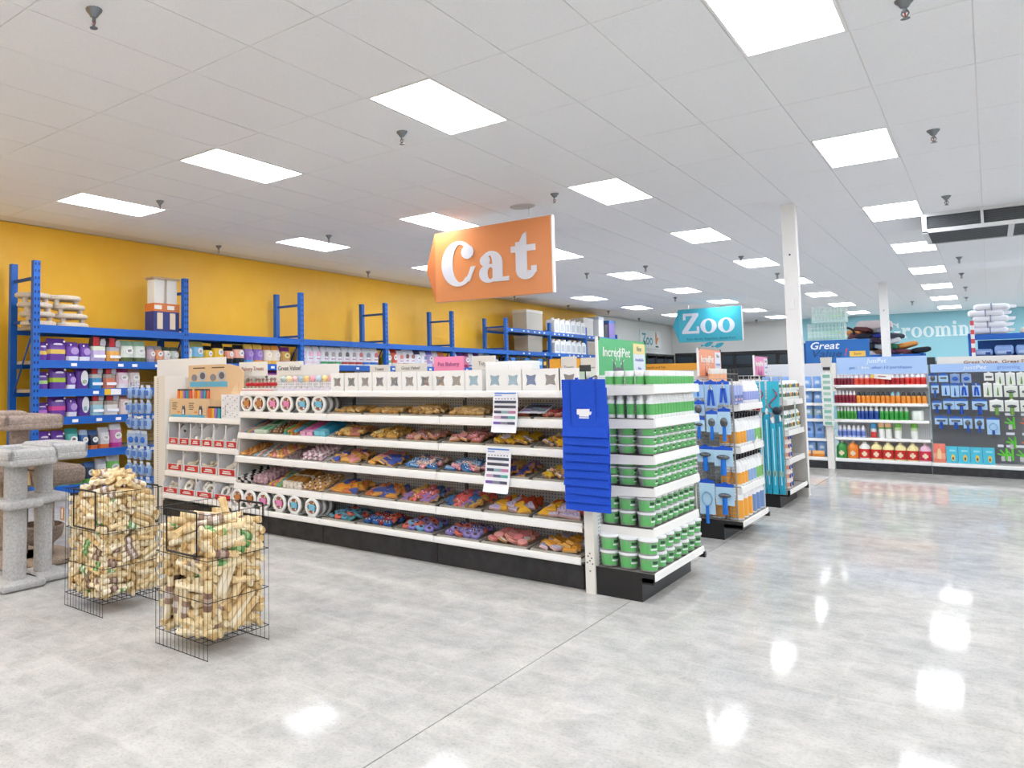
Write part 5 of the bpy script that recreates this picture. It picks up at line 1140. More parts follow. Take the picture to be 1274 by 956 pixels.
# picture signs standing on the end displays, facing the aisle
def end_sign(lab, y0, y1, z0, z1, x, face, w1, w2, accent, pos=.30):
    t = thing('end_sign', None, lab, 'sign', None, (x, (y0 + y1) / 2, 0)); D_ = y1 - y0; hh = z1 - z0; R_ = (0, 0, PI / 2)
    obj('board', MB().box(-.006, -D_ / 2, z0, .006, D_ / 2, z1, M(face, .4)).box(-.010, -D_ / 2 - .012, z0, .008, -D_ / 2, z1 + .008, M('#f2f2f0', .4)).done(), t)
    m = MB()
    for s in (-1, 1): m.box(.004, s * (D_ / 2 - .012) - .012, z1 - .018, .010, s * (D_ / 2 - .012) + .012, z1 + .010, M('#3a4a40', .4))
    obj('clip', m.done(), t)
    obj('lettering', text_mesh(w1, hh * .36, M('#f2f5ee', .5), shear=.12, width=D_ * .56), t, (.0085, -D_ * .15, z0 + hh * .62), R_)
    a = MB(); W_ = M('#eef3ea', .5)
    for k in range(7):
        an = math.radians(20 + k * 23); c = (-D_ * .12, z0 + hh * .24)
        p = [(c[0] + .06 * math.cos(an - .14), c[1] + .05 * math.sin(an - .14)), (c[0] + .06 * math.cos(an + .14), c[1] + .05 * math.sin(an + .14)), (c[0] + hh * .55 * math.cos(an), c[1] + hh * .62 * math.sin(an))]
        if k % 2 == 0: a.prism(p, .001, W_, 'yz', .0066)
    obj('burst', a.done(), t)
    e = MB(); g = M(accent, .6)
    for s in (-1, 1): e.prism([(-D_ * .12 + s * .07 - .04, z0), (-D_ * .12 + s * .07 + .04, z0), (-D_ * .12 + s * .09, z0 + hh * .45)], .0012, g, 'yz', .0082)
    e.prism(arc(-D_ * .12, z0, .09, hh * .22, 0, 180, 12), .0012, g, 'yz', .0082); obj('pet_picture', e.done(), t)
    obj('side_panel', MB().box(.006, D_ * .21, z0 + .01, .0085, D_ * .47, z0 + hh * .62, M('#e6ebf6', .5)).done(), t)
    obj('side_panel', MB().box(.006, D_ * .21, z0 + hh * .62, .0085, D_ * .47, z1 - .02, M(w2, .5)).done(), t)
    obj('lettering', text_mesh('New', hh * .2, M('#8f9a86', .5)), t, (.0095, D_ * .34, z0 + hh * .77), R_)
    obj('lettering', text_mesh('Available', hh * .12, M('#8f9ad0', .5), width=D_ * .2), t, (.0095, D_ * .34, z0 + hh * .45), R_)
    obj('lettering', text_mesh('Now', hh * .12, M('#8f9ad0', .5)), t, (.0095, D_ * .34, z0 + hh * .2), R_)
end_sign('green end sign with a grey eared cat picture and yellow corner panel', 5.36, 6.36, 1.505, 1.775, -2.085, '#54b873', 'IncrediPet', '#f3dd9a', '#6f6d78')
end_sign('orange end sign on the blue tool end display', 7.86, 8.66, 1.50, 1.765, -2.085, '#ee9a70', 'IncrediPet', '#e4e4f2', '#d98a72')
end_sign('pink end sign on the teal pole end display', 10.16, 10.86, 1.50, 1.74, -2.085, '#e985b8', 'IncrediPet', '#efe4f0', '#cf6aa4')
wing('white wire wing at the far side of the green tub display', -2.05, -1.735, 6.335, .155, 1.53, 7, 40, '#e4e3df')

# ---- second end display: blue grooming tools on a wire wing, white bottles on shelves
G2 = thing('shelf_gondola', None, 'second white store gondola, mostly hidden behind the dog treats', 'shelving', None, (-4.6, 8.3, 0))
part(G2, 'back_panel', MB().box(-7.05, 8.28, .1, -2.11, 8.32, 1.5, PEG).done()); part(G2, 'kick_panel', MB().box(-7.05, 7.75, 0, -2.11, 8.85, .16, KICK).done())
for z in (.2, .62, 1.02, 1.36): part(G2, 'shelf', gshelf(-7.05, -2.11, 7.75 if z < .5 else 7.85, 8.28, z))
end_unit('white end display of blue grooming tools and white bottles', -2.10, -1.72, 7.72, 8.66, [(.475, -1.735), (.845, -1.73), (1.235, -1.725)], (.18, -1.71), 1.5, -1.88)
wing('grey wire wing hung with blue grooming tools', -2.10, -1.765, 7.70, .15, 1.47, 8, 46, '#a9a9a6')
wing('white wire wing on the far side of the blue tool display', -2.08, -1.745, 8.705, .155, 1.5, 7, 38, '#e4e3df')
PB, PB2 = M('#a9d3ee', .3), M('#8fb8e6', .3); HB = M('#1653c8', .4); HB2 = M('#1a74d8', .35); STEEL = M('#6f7378', .22, .8)
def tool_pack(w, h, kind, card='#b9dcf2', head='#1653c8', handle='#1a74d8', hl=.09):
    ps = [('card', MB().box(-w / 2, -.004, -h, w / 2, .004, -.012, M(card, .3)).done('card')), ('header', MB().prism([(-w / 2, -.035), (w / 2, -.035), (w / 2, -.01), (w * .18, -.004), (0, .012), (-w * .18, -.004), (-w / 2, -.01)], .010, M(head, .4), 'xz', -.005).done('header'))]
    m = MB(); cz = -h * .55
    if kind == 'oval': m.ball((0, -.018, cz), w * .30, STEEL, 12, 7, 1, .5, 1.45)
    elif kind == 'wide': m.ball((0, -.018, cz), w * .36, STEEL, 12, 7, 1, .5, .42)
    elif kind == 'comb': m.box(-w * .34, -.016, cz - .012, w * .34, -.006, cz + .012, STEEL)
    elif kind == 'pliers':
        for s in (-1, 1): m.tube((s * w * .10, -.012, cz + .05), (s * w * .22, -.012, -h * .92), .011, HB, 7); m.tube((s * w * .10, -.012, cz + .05), (-s * .004, -.012, cz + .10), .006, CHROME, 6)
    elif kind == 'loop':
        for k in range(12):
            a, b = 2 * PI * k / 12, 2 * PI * (k + 1) / 12
            m.tube((w * .32 * math.cos(a), -.012, cz + h * .2 * math.sin(a)), (w * .32 * math.cos(b), -.012, cz + h * .2 * math.sin(b)), .006, M('#8fbcd8', .3), 5)
    elif kind == 'bean': m.ball((0, -.016, cz), w * .32, M('#2a62c0', .4), 10, 6, 1, .5, .8)
    elif kind == 'slim': m.tube((0, -.01, -h * .9), (0, -.01, -h * .35), .012, M(handle, .4), 6, .004)
    if m.v: ps.append(('tool_head', m.done('head', True)))
    if kind in ('oval', 'wide', 'comb') and hl:
        ps.append(('handle', MB().tube((0, -.014, cz - (w * .3 if kind == 'oval' else .02)), (0, -.014, -h - hl), w * .13, M(handle, .35), 9, w * .16).done('handle', True)))
    if kind == 'loop': ps.append(('handle', MB().tube((0, -.014, cz - h * .2), (0, -.014, -h - hl), w * .10, M(handle, .35), 8, w * .12).done('handle', True)))
    return ps
def hang(lab, x, y, z, w, h, kind, group='grooming tools on hooks', **kw):
    return thing('grooming_tool', None, lab, 'grooming tool', group, (x, y, z), (0, 0, RND.uniform(-.05, .05)), parts=tool_pack(w, h, kind, **kw))
W2 = 'on the grey wire wing'
hang('small pale blue nail clipper pack, topmost left ' + W2, -2.045, 7.665, 1.455, .10, .16, 'slim', card='#a4c6ea')
hang('long blue pliers pack, topmost middle ' + W2, -1.935, 7.660, 1.455, .105, .25, 'pliers', card='#9fc4ec')
hang('blue pliers pack, topmost right ' + W2, -1.83, 7.655, 1.455, .10, .22, 'pliers', card='#a4c8ee')
hang('small pack with a black brush under the clippers ' + W2, -2.045, 7.66, 1.27, .10, .14, 'oval', hl=0, card='#a4c6ea')
hang('narrow silver rake with a blue handle ' + W2, -2.045, 7.66, 1.125, .095, .14, 'wide', hl=.07)
hang('oval black brush with a blue handle, middle ' + W2, -1.935, 7.655, 1.18, .095, .20, 'oval', hl=.07)
hang('large oval black brush with a blue handle, right ' + W2, -1.83, 7.65, 1.205, .105, .24, 'oval', hl=.06)
hang('small slicker brush on a wide blue card, left ' + W2, -2.0, 7.655, .855, .14, .15, 'wide', hl=.08)
hang('large slicker brush on a wide blue card, right ' + W2, -1.85, 7.65, .855, .155, .18, 'wide', hl=.08)
hang('pale blue looped undercoat tool, lowest left ' + W2, -2.0, 7.655, .545, .13, .32, 'loop', hl=.08)
hang('large slicker brush, lowest right ' + W2, -1.85, 7.65, .52, .15, .20, 'wide', hl=.08)
def litre(r, h, band, cap='#1c1c1f', body='#f4f5f5'):
    return (('bottle', MB().lathe([(r, 0), (r, h * .62), (r * .85, h * .72), (r * .4, h * .80), (r * .38, h * .84)], 10, M(body, .35)).done('bottle', True)), ('label', MB().lathe([(r * 1.03, h * .08), (r * 1.03, h * .44)], 10, M(band, .4)).done('label', True)),
            ('trigger', MB().box(-r * .35, -r * .3, h * .84, r * .35, r * .3, h * .95, M(cap, .4)).box(-r * .35, -r * .3, h * .92, r * 1.0, r * .3, h, M(cap, .4)).done('trigger')))
def jug(w, d, h, body, band, cap='#f4f4f4', n=8):
    b = MB(); b.lathe([(.5, 0), (.5, h * .62), (.42, h * .74), (.24, h * .87), (.13, h * .91), (.13, h * .93)], n, M(body, .35), sx=w, sy=d, T=Matrix.Rotation(PI / n, 4, 'Z'))
    hdl = MB().tube((w * .16, 0, h * .84), (w * .40, 0, h * .74), .012, M(body, .35), 6).tube((w * .40, 0, h * .74), (w * .42, 0, h * .60), .012, M(body, .35), 6)
    return (('jug_body', b.done('jug', True)), ('label', MB().lathe([(.512, h * .05), (.512, h * .57)], n, M(band, .4), sx=w, sy=d, T=Matrix.Rotation(PI / n, 4, 'Z')).done('label')), ('cap', MB().lathe([(.16, h * .92), (.16, h)], 10, M(cap, .4), sx=w, sy=w).done('cap', True)), ('handle', hdl.done('handle', True)))
LC2 = [('#f2a93a', 'orange'), ('#f2a93a', 'orange'), ('#f2a93a', 'orange'), ('#8fb0dc', 'blue'), ('#8fb0dc', 'blue'), ('#8fb0dc', 'blue'), ('#7fbf6a', 'green'), ('#7fbf6a', 'green'), ('#7fbf6a', 'green')]
for z, s_ in ((.847, 'upper'), (.477, 'lower')):
    for k, (c, nm) in enumerate(LC2):
        for i in range(2): thing('spray_bottle', None, 'white bottle with black trigger and %s label, %s along the %s bottle shelf, %s row' % (nm, nth(k), s_, ('front', 'back')[i]), 'bottle', 'black trigger bottles, %s shelf' % s_, (-1.79 - i * .09, 7.84 + k * .112, z), (0, 0, PI / 2), parts=litre(.043, .30 if z > .8 else .29, c))
for k in range(3): thing('shampoo_box', None, 'pale lilac and blue carton, %s on the top shelf of the blue tool display' % nth(k), 'box', 'lilac cartons', (-1.80, 7.84 + k * .11, 1.237), (0, 0, PI / 2), parts=(('carton', MB().box(-.045, -.03, 0, .045, .03, .17, M('#a9b6e6', .4)).done()), ('label', MB().box(-.035, -.032, .02, .035, -.030, .08, M('#5a6ab4', .5)).box(-.03, -.033, .03, .03, -.031, .05, M('#e8c4c0', .5)).done())))
for k in range(6): thing('shampoo_bottle', None, 'white and lavender pump bottle, %s after the lilac cartons' % nth(k), 'bottle', 'lavender pump bottles', (-1.79, 8.22 + k * .09, 1.237), (0, 0, PI / 2), parts=spray(.036, .21, '#f3f3f7', '#9aa6e0', '#f4f4f6'))
for k in range(6): thing('dropper_bottle', None, '%s topped small bottle, %s on the ledge of the blue tool display' % (('peach' if k < 3 else 'black'), nth(k)), 'bottle', 'small bottles on the ledge', (-1.98, 7.95 + k * .15, 1.44), parts=jar(.045, .13, '#f0b48a' if k < 3 else '#2a2a2c', '#f0ece4' if k < 3 else '#1c1c1e', '#e8e4dc'))
end_ledge = thing('ledge', MB().box(-2.08, 7.85, 1.42, -1.90, 8.95, 1.438, SHW).done(), 'narrow white ledge above the lilac cartons', 'shelf', None)
for k, (c, nm) in enumerate((('#f2a93a', 'orange'), ('#f2a93a', 'orange'), ('#f2a93a', 'orange'), ('#6f8fc4', 'blue'), ('#6f8fc4', 'blue'), ('#6f8fc4', 'blue'))):
    for i in range(2): thing('shampoo_jug', None, 'large white jug, %s label, %s on tool display deck, %s row' % (nm, nth(k), ('front', 'back')[i]) if nm[0] == 'o' else 'large white jug, %s label, %s on tool display deck, %s row' % (nm, nth(k), ('front', 'back')[i]), 'jug', 'large white jugs', (-1.81 - i * .15, 7.83 + k * .165, .182), (0, 0, PI / 2), parts=jug(.16, .14, .31, '#f3f4f6', c, '#2a2a2e'))
card(-2.055, -1.90, 1.245, 1.26, 7.80, '#f3f1ee', '', 'white shelf talker above the trigger bottles')
tg = thing('shelf_tag', MB().box(0, 0, 0, .004, .16, .05, WHITE).done(), 'white paper tag sticking out between the two bottle shelves', 'tag', None, (-1.73, 8.30, .79), (.5, 0, 0))

# ---- third end display: teal poles, leads, white packs and round cans
G3 = thing('shelf_gondola', None, 'third white store gondola behind the blue tool display', 'shelving', None, (-4.6, 10.6, 0))
part(G3, 'back_panel', MB().box(-7.05, 10.58, .1, -2.11, 10.62, 1.46, PEG).done()); part(G3, 'kick_panel', MB().box(-7.05, 10.1, 0, -2.11, 11.1, .16, KICK).done())
for z in (.2, .62, 1.02, 1.36): part(G3, 'shelf', gshelf(-7.05, -2.11, 10.1 if z < .5 else 10.2, 10.58, z))
ED3 = end_unit('white end display of teal poles and white packs', -2.10, -1.74, 10.02, 10.98, [(.545, -1.75), (.868, -1.745), (1.22, -1.745)], (.205, -1.735), 1.45, -1.85)
part(ED3, 'end_panel', MB().box(-2.10, 11.06, 0, -1.74, 11.10, 1.38, M('#bdbab4', .5)).done())
wing('grey wire wing hung with teal lead packs', -2.09, -1.78, 9.99, .15, 1.5, 7, 40, '#b8b8b4')
for k in range(2):
    t = thing('lead_pack', None, 'teal header pack with a red and grey lead, %s on the third display' % ('left' if k == 0 else 'right'), 'lead', None, (-2.005 + k * .14, 9.955, 1.44))
    obj('card', MB().box(-.06, -.004, -.36, .06, .004, 0, M('#35b4cf', .35)).done(), t)
    m = MB()
    for q in range(7): a = q * .9; m.tube((.04 * math.sin(a), -.012, -.09 - q * .035), (.04 * math.sin(a + .9), -.012, -.125 - q * .035), .008, M(('#c0405a', '#5a6470')[(q + k) % 2], .5), 6)
    obj('lead', m.done(), t)
for k in range(5):
    x = -2.06 + k * .062
    t = thing('pole', None, 'tall teal boxed pole with a white tip, %s from the left on the third display' % nth(k), 'pole', 'teal boxed poles', (x, 9.95 - .012 * (k % 2), .16))
    top = (.84, .87, .90, .80, .82)[k]
    obj('box_body', MB().box(-.026, -.02, 0, .026, .02, top, M(('#1f9fc0', '#2aaccb')[k % 2], .35)).done(), t)
    obj('stripe', MB().box(-.006, -.0215, .1, .004, -.019, top - .06, M('#bfe6f0', .4)).box(-.02, -.0215, .2, .02, -.019, .26, M('#8fb8a8', .4)).done(), t)
    obj('tip', MB().lathe([(.012, top), (.02, top + .03), (.008, top + .07)], 8, M('#e9eef0', .3)).done('tip', True), t)
for k, (c, nm) in enumerate((('#e8a52f', 'yellow'), ('#b5304a', 'crimson'))):
    thing('strap', MB().box(-.022, -.008, -.75 + k * .05, .022, .004, 0, M(c, .6)).box(-.018, -.01, -.02, .018, .006, .03, STEEL).done(), '%s strap hanging in front of the teal poles' % nm, 'lead', None, (-2.09 + k * .045, 9.905, 1.06))
thing('reel_lead', MB().ball((0, 0, 0), .05, M('#1d2430', .4), 10, 6, 1, .5).box(-.02, -.02, -.14, .02, .0, -.04, M('#1f6f8a', .4)).done(), 'dark reel lead beside the pole tips', 'lead', None, (-1.83, 9.94, 1.10))
thing('reel_lead', MB().ball((0, 0, 0), .05, M('#a03038', .4), 10, 6, 1, .5).box(-.02, -.02, -.14, .02, .0, -.04, M('#2a8fae', .4)).done(), 'red reel lead beside the pole tips', 'lead', None, (-2.03, 9.94, 1.12))
for r, z in enumerate((1.222, .87)):
    for k in range(7):
        for L in range(2): 
            thing('treat_pack', None, 'white and green treat pack, %s of the %s row, %s layer' % (nth(k), ('upper', 'lower')[r], LY[L]), 'pack', 'white and green packs', (-1.80, 10.12 + k * .125, z + L * .105), (0, 0, PI / 2 + RND.uniform(-.2, .2)), parts=(('pack_body', bag_mesh(.11, .12, .07, [(.3, '#e4ebe6'), (.6, '#5f9a7a'), (1, '#eef2ef')])), ('label', patch(.05, .05, 0, .06, -.042, ('#8a5a4a', '#4a6a8a', '#d9b04a')[k % 3], 'oval'))))
can = (('can_body', MB().lathe([(.052, 0), (.056, .012), (.056, .085), (.05, .095)], 14, M('#e8dcd6', .35)).done('can', True)), ('label', MB().lathe([(.0575, .025), (.0575, .07)], 14, M('#dd9a72', .4)).done('label', True)), ('spot', MB().tube((0, -.05, .048), (0, -.062, .048), .026, M('#3f62b0', .4), 10).done('spot')))
for z, s_ in ((.547, 'middle'), (.207, 'bottom')):
    for k in range(2):
        for L in range(3): thing('treat_can', None, 'round orange and blue can, %s of the stack, %s file on the %s shelf' % (LZ[L], nth(k), s_), 'can', 'orange and blue cans', (-1.82, 10.14 + k * .13, z + L * .097), (0, 0, PI / 2), parts=can)
thing('hanging_card_strip', MB().box(0, -.03, -.32, .004, .03, 0, M('#e9eeea', .4)).box(.0035, -.018, -.29, .006, .018, -.03, M('#7fae9a', .5)).done(), 'white and green card strip hanging over the third display shelf', 'card', None, (-1.735, 10.42, 1.22))
# ---------------------------------------------------------------- grooming gondola across the back aisle (faces -y)
GY = 14.78
G4 = thing('shelf_gondola', None, 'long white gondola of shampoo bottles and grooming tools across the far aisle', 'shelving', None, (-.7, 15.3, 0))
PX = [-2.96, -2.035, -1.935, -.722, .50, 1.72]
for a, b in ((0, 1), (2, 3), (3, 4), (4, 5)):
    x0, x1 = PX[a] + .003, PX[b] - .003
    part(G4, 'back_panel', MB().box(x0, 15.22, .1, x1, 15.24, 1.72, M('#77787c', .55) if a == 3 else PEG).done()); part(G4, 'kick_panel', MB().box(x0, GY + .02, 0, x1, GY + .05, .12, KICK).done())
    part(G4, 'shelf', gshelf(x0, x1, GY, 15.22, .178, .05, SHW))
for z in (.512, .80, 1.06, 1.355): part(G4, 'shelf', gshelf(PX[2] + .003, PX[3] - .003, GY + .06, 15.22, z, .045, SHW))
for z in (.48, .80, 1.06, 1.30): part(G4, 'shelf', gshelf(PX[0] + .003, PX[1] - .003, GY + .06, 15.22, z, .045, SHW))
part(G4, 'end_post', MB().box(-2.032, GY - .03, 0, -1.94, GY + .06, 1.62, OFFW).done())
t = thing('blue_header', None, 'pale blue header board reading get 1 free after 12 purchases', 'sign', None, (-1.29, GY + .10, 0))  # plain printed board, pale blue is its own colour
obj('board', MB().box(-.575, 0, 1.53, .575, .02, 1.80, M('#a9c8f2', .45)).done(), t)
obj('lettering', text_mesh('JustPet', .10, M('#eaf3fd', .5), shear=.2, width=.26), t, (-.05, -.004, 1.735)); obj('lettering', text_mesh('get', .062, M('#6f92d6', .5)), t, (-.37, -.004, 1.63))
obj('lettering', text_mesh('1 free', .066, M('#f6faff', .5)), t, (-.22, -.004, 1.63)); obj('lettering', text_mesh('after 12 purchases', .062, M('#6f92d6', .5), width=.5), t, (.14, -.004, 1.63))
t = thing('blue_header', None, 'long pale blue header strip above the hanging grooming tools', 'sign', None, (.4, GY + .10, 0))
obj('board', MB().box(-1.08, 0, 1.54, 1.3, .02, 1.665, M('#a3c4f2', .45)).done(), t); obj('lettering', text_mesh('JustPet', .08, M('#e4effc', .5), shear=.2, width=.27), t, (-.57, -.004, 1.605)); obj('lettering', text_mesh('grooming', .07, M('#82a6e6', .5), width=.25), t, (-.20, -.004, 1.605))
t = thing('header_board', None, 'cream header board above the blue strip', 'sign', None, (.4, GY + .15, 0))
obj('board', MB().box(-1.0, 0, 1.66, 1.3, .02, 1.775, M('#e8e6e1', .5)).done(), t); obj('lettering', text_mesh('Great Value. Great Pets.', .07, M('#a8756a', .5), width=.78), t, (-.30, -.004, 1.685))
obj('bracket', MB().box(-1.12, .0, 1.66, -1.02, .05, 1.775, M('#30333a', .5)).done(), t)
def bottles(n, x0, x1, z, r, h, band, cap, label, group, body='#f2f2f2', y=GY + .14, kind=spray, name='shampoo_bottle', **kw):
    ps = kind(r, h, band=band, cap=cap, body=body, n=8, **kw) if kind is not jug else None
    for k in range(n):
        x = x0 + (x1 - x0) * (k + .5) / n
        for i in range(2): thing(name, None, '%s, %s along, %s rank' % (label, nth(k), ('front', 'back')[i]), 'bottle', group, (x, y + i * r * 2.2, z), (0, 0, RND.uniform(-.2, .2)), parts=ps)
TOPS = 'on shampoo shelf one'
bottles(6, -1.92, -1.65, 1.357, .020, .165, '#8a2038', '#f2eef0', 'maroon bottle with a white cap ' + TOPS, 'maroon bottles, top shelf', '#8a2a40')
bottles(3, -1.65, -1.44, 1.357, .033, .165, '#dd4a35', '#f6f3f0', 'red orange bottle with a white cap ' + TOPS, 'red orange bottles', '#e2685a')
bottles(3, -1.44, -1.24, 1.357, .032, .165, '#d83a2f', '#f0d040', 'red bottle with a yellow cap ' + TOPS, 'yellow capped bottles', '#df5a48')
bottles(4, -1.24, -1.0, 1.357, .029, .16, '#b5252c', '#f4f2f0', 'dark red bottle ' + TOPS, 'dark red bottles', '#c23a3a')
bottles(4, -1.0, -.74, 1.357, .031, .17, '#d62b25', '#f7f5f4', 'bright red bottle with a white cap ' + TOPS, 'bright red bottles', '#e05a50')
SEC2 = 'on shampoo shelf two'
bottles(6, -1.92, -1.63, 1.062, .023, .20, '#8a2038', '#f4f0f2', 'maroon bottle with a white pump ' + SEC2, 'maroon bottles, second shelf', '#9a3048')
bottles(7, -1.63, -1.19, 1.062, .030, .185, '#ee9233', '#2f3a44', 'orange bottle with a dark cap ' + SEC2, 'orange bottles with dark caps', '#f0a04a')
bottles(2, -1.19, -1.06, 1.062, .030, .185, '#ee9233', '#8fc6da', 'orange bottle with a pale blue cap ' + SEC2, 'orange bottles with pale blue caps', '#f0a04a')
bottles(5, -1.06, -.74, 1.062, .030, .18, '#ef9838', '#33353c', 'orange bottle with a grey cap ' + SEC2, 'orange bottles with grey caps', '#f0a850')
TH = 'on shampoo shelf three'
bottles(6, -1.90, -1.63, .802, .022, .20, '#3f9a3f', '#f6f6f6', 'slim green bottle with a white cap ' + TH, 'slim green bottles', '#5aae58')
bottles(3, -1.63, -1.48, .802, .024, .205, '#24499c', '#f6f6f6', 'blue bottle with a white cap ' + TH, 'blue bottles', '#3a60b0'); bottles(2, -1.48, -1.34, .802, .032, .21, '#1f4696', '#f6f6f6', 'wide blue bottle with a white cap ' + TH, 'wide blue bottles', '#3a60b0')
bottles(6, -1.34, -.97, .802, .029, .205, '#2f9a3c', '#dfe8e0', 'green bottle with a pale cap ' + TH, 'green bottles', '#4aae50')
thing('paper_roll', MB().lathe([(.075, 0), (.08, .01), (.08, .13), (.07, .15), (.02, .15)], 14, M('#eef4ee', .5)).done('roll', True), 'white wipes tub at the end of the third shampoo shelf', 'tub', None, (-.87, GY + .2, .802))
FO = 'on shampoo shelf four'
bottles(6, -1.90, -1.53, .514, .028, .19, '#6f86d0', '#f6f6f8', 'round topped blue and white bottle ' + FO, 'round topped bottles', '#c3cdf0')
def one(lab, x, z, w, h, cols, y=GY + .18, d=.06, name='spray_can', cat='bottle', extra=None):
    t = thing(name, None, lab, cat, None, (x, y, z)); acc = 0
    m = MB()
    for f, c in cols: m.lathe([(w / 2, acc * h), (w / 2 * (1 if f < 1 else .6), f * h)], 10, M(c, .4)); acc = f
    obj('can_body', m.done('can', True), t)
    if extra: obj('label', extra, t)
one('blue topped red bottle ' + FO, -1.43, .514, .075, .235, [(.4, '#d8403a'), (.62, '#f0f0f0'), (.92, '#4fa6dc'), (1, '#4fa6dc')])
for k in range(2): one('white bottle with a peach tag, %s ' % ('left' if k == 0 else 'right') + FO, -1.325 + k * .085, .514, .08, .24, [(.6, '#eef0ec'), (.75, '#7fba5a'), (1, '#efb98a')], extra=MB().box(-.035, -.043, .17, .035, -.039, .24, M('#f2bd8c', .5)).done())
for k in range(2): one('white bottle with a lime top, %s ' % ('beside the peach tags' if k == 0 else 'standing alone') + FO, -1.12 + k * .2, .514, .09, .245, [(.5, '#f0f2ee'), (.7, '#c9e0b0'), (.92, '#7cc050'), (1, '#8fca62')])
JU = [('#3f9a4a', '#3f9a4a', '#c9d6d0', 'green'), ('#ee8a2f', '#ee8a2f', '#b8bcc4', 'orange')] + [('#eceae6', '#d2302a', '#f2f2f2', 'white and red')] + [('#f3e7a8', '#cf2f2a', '#f4ecc0', 'cream and red')] * 4 + [('#ecc0d6', '#d02c48', '#f2d0e0', 'pink and red')]
for k, (b, l, c, nm) in enumerate(JU):
    thing('shampoo_jug', None, '%s jug, %s on the lowest shampoo shelf' % (nm, nth(k)), 'jug', 'large shampoo jugs', (-1.855 + k * .151, GY + .13, .18), parts=jug(.148, .12, .27, b, l, c) + (('print', MB().box(-.035, -.064, .06, .035, -.061, .10, M('#f2dcc0', .5)).box(-.015, -.0645, .04, .015, -.0615, .12, M('#f2dcc0', .5)).done()),))
thing('shelf_card', MB().box(0, 0, 0, .22, .006, .075, WHITE).box(.05, -.002, .03, .15, .0, .05, M('#b98a80', .5)).done(), 'tilted white card in front of the red bottles', 'sign', None, (-1.38, GY + .07, 1.46), (0, .12, 0))
# left bay of blue pouches
for r, (z, hh) in enumerate(((1.302, .2), (1.062, .2), (.802, .22), (.482, .27), (.18, .30))):
    for k in range(6):
        x = -2.90 + k * .15 if r < 4 else -2.88 + k * .15
        thing('wipes_pouch', None, 'light blue pouch, %s from the left on the %s shelf left of the white post' % (nth(k), nth(r)), 'pouch', 'light blue pouches', (x, GY + .17, z), (-.12, 0, RND.uniform(-.2, .2)), parts=(('pouch_body', bag_mesh(.125, hh, .07, [(.25, '#6f9fe0'), (.7, '#8fb6ec' if r != 2 else '#9fbfc8'), (1, '#7aa8e6')], .25)), ('label', patch(.06, .05, 0, hh * .5, -.043, ('#d8e8fa', '#3f5f9a')[r == 3], 'blob'))))
for k in range(3): thing('treat_bag', None, 'orange bag at the foot of the pouch shelves, %s of three' % nth(k), 'bag', 'orange bags', (-2.55 + k * .19, GY + .08, .18), parts=(('bag_body', bag_mesh(.17, .10, .08, [(.5, '#f09a3a'), (1, '#f4b873')])),))
t = thing('clip_strip', None, 'hanging strip of white and green treat packs on the white end post', 'strip', None, (-1.985, GY - .08, 0))
obj('strip', MB().box(-.012, .03, .62, .012, .034, 1.62, WHITE).box(-.05, .02, 1.60, .05, .03, 1.65, M('#25272c', .4)).done(), t)
for k in range(9): obj('pack', MB().box(-.075, -.02, 1.46 - k * .095, .075, .02, 1.55 - k * .095, M('#e4ece8', .35)).box(-.05, -.023, 1.475 - k * .095, .05, -.02, 1.525 - k * .095, M(('#7fb3a0', '#a9c9b8')[k % 2], .4)).done(), t, (0, 0, 0), (0, 0, RND.uniform(-.25, .25)))
t = thing('sign_holder', MB().prism([(-.075, 0), (.06, 0), (.075, .17), (-.09, .17)], .01, M('#d2d0cb', .4)).done(), 'grey card holder on top of the white end post', 'sign', None, (-1.985, GY, 1.64))

# hanging tools in the second bay
WY = GY + .12
def hangr(lab, px, z, w, h, kind, **kw):
    return hang(lab, px, WY + RND.uniform(-.02, .02), z, w, h, kind, group='hanging tools on the far grooming wall', **kw)
DC = dict(card='#a9cdee', head='#2f62b8', handle='#164aa8')
WC = dict(card='#e3e8e2', head='#eef0ee', handle='#6f9a4a')
R1 = 'far wall top row'
hangr('dark blue brush pack, first in the ' + R1, -.66, 1.525, .10, .13, 'oval', hl=0, **DC); hangr('pale blue pack with a red mark, second in the ' + R1, -.535, 1.525, .11, .13, 'comb', hl=0, **DC)
hangr('blue bean shaped mitt, third in the ' + R1, -.40, 1.52, .11, .14, 'bean', card='#7f9fd0', head='#8fa8d0'); hangr('blue bean shaped mitt, fourth in the ' + R1, -.27, 1.52, .11, .14, 'bean', card='#8faad6', head='#8fa8d0')
hangr('white square pack, fifth in the ' + R1, -.02, 1.53, .105, .12, 'comb', hl=0, **WC)
for k in range(4): hangr('long white and green clipper pack, %s in the %s' % (nth(5 + k), R1), .10 + k * .115, 1.53, .10, .19, 'slim', **WC)
R2 = 'far wall second row'
hangr('narrow comb with a blue handle, first in the ' + R2, -.64, 1.375, .09, .15, 'comb', hl=.07, **DC)
for k, (x, h) in enumerate(((-.515, .19), (-.41, .21), (-.305, .20), (-.165, .20))): hangr('tall pale blue tool pack, %s in the %s' % (nth(k + 1), R2), x, 1.375, .095, h, 'pliers' if k > 1 else 'slim', **DC)
for k in range(2): hangr('white and green pack, %s in the %s' % (nth(5 + k), R2), -.04 + k * .11, 1.38, .095, .21, 'slim', **WC)
for k in range(2): hangr('wide white pack with a green handle, %s in the %s' % (nth(7 + k), R2), .21 + k * .165, 1.34, .145, .17, 'wide', hl=.06, **WC)
R3 = 'far wall third row'
hangr('small rake with a blue handle, first in the ' + R3, -.63, 1.11, .11, .13, 'wide', hl=.06, **DC)
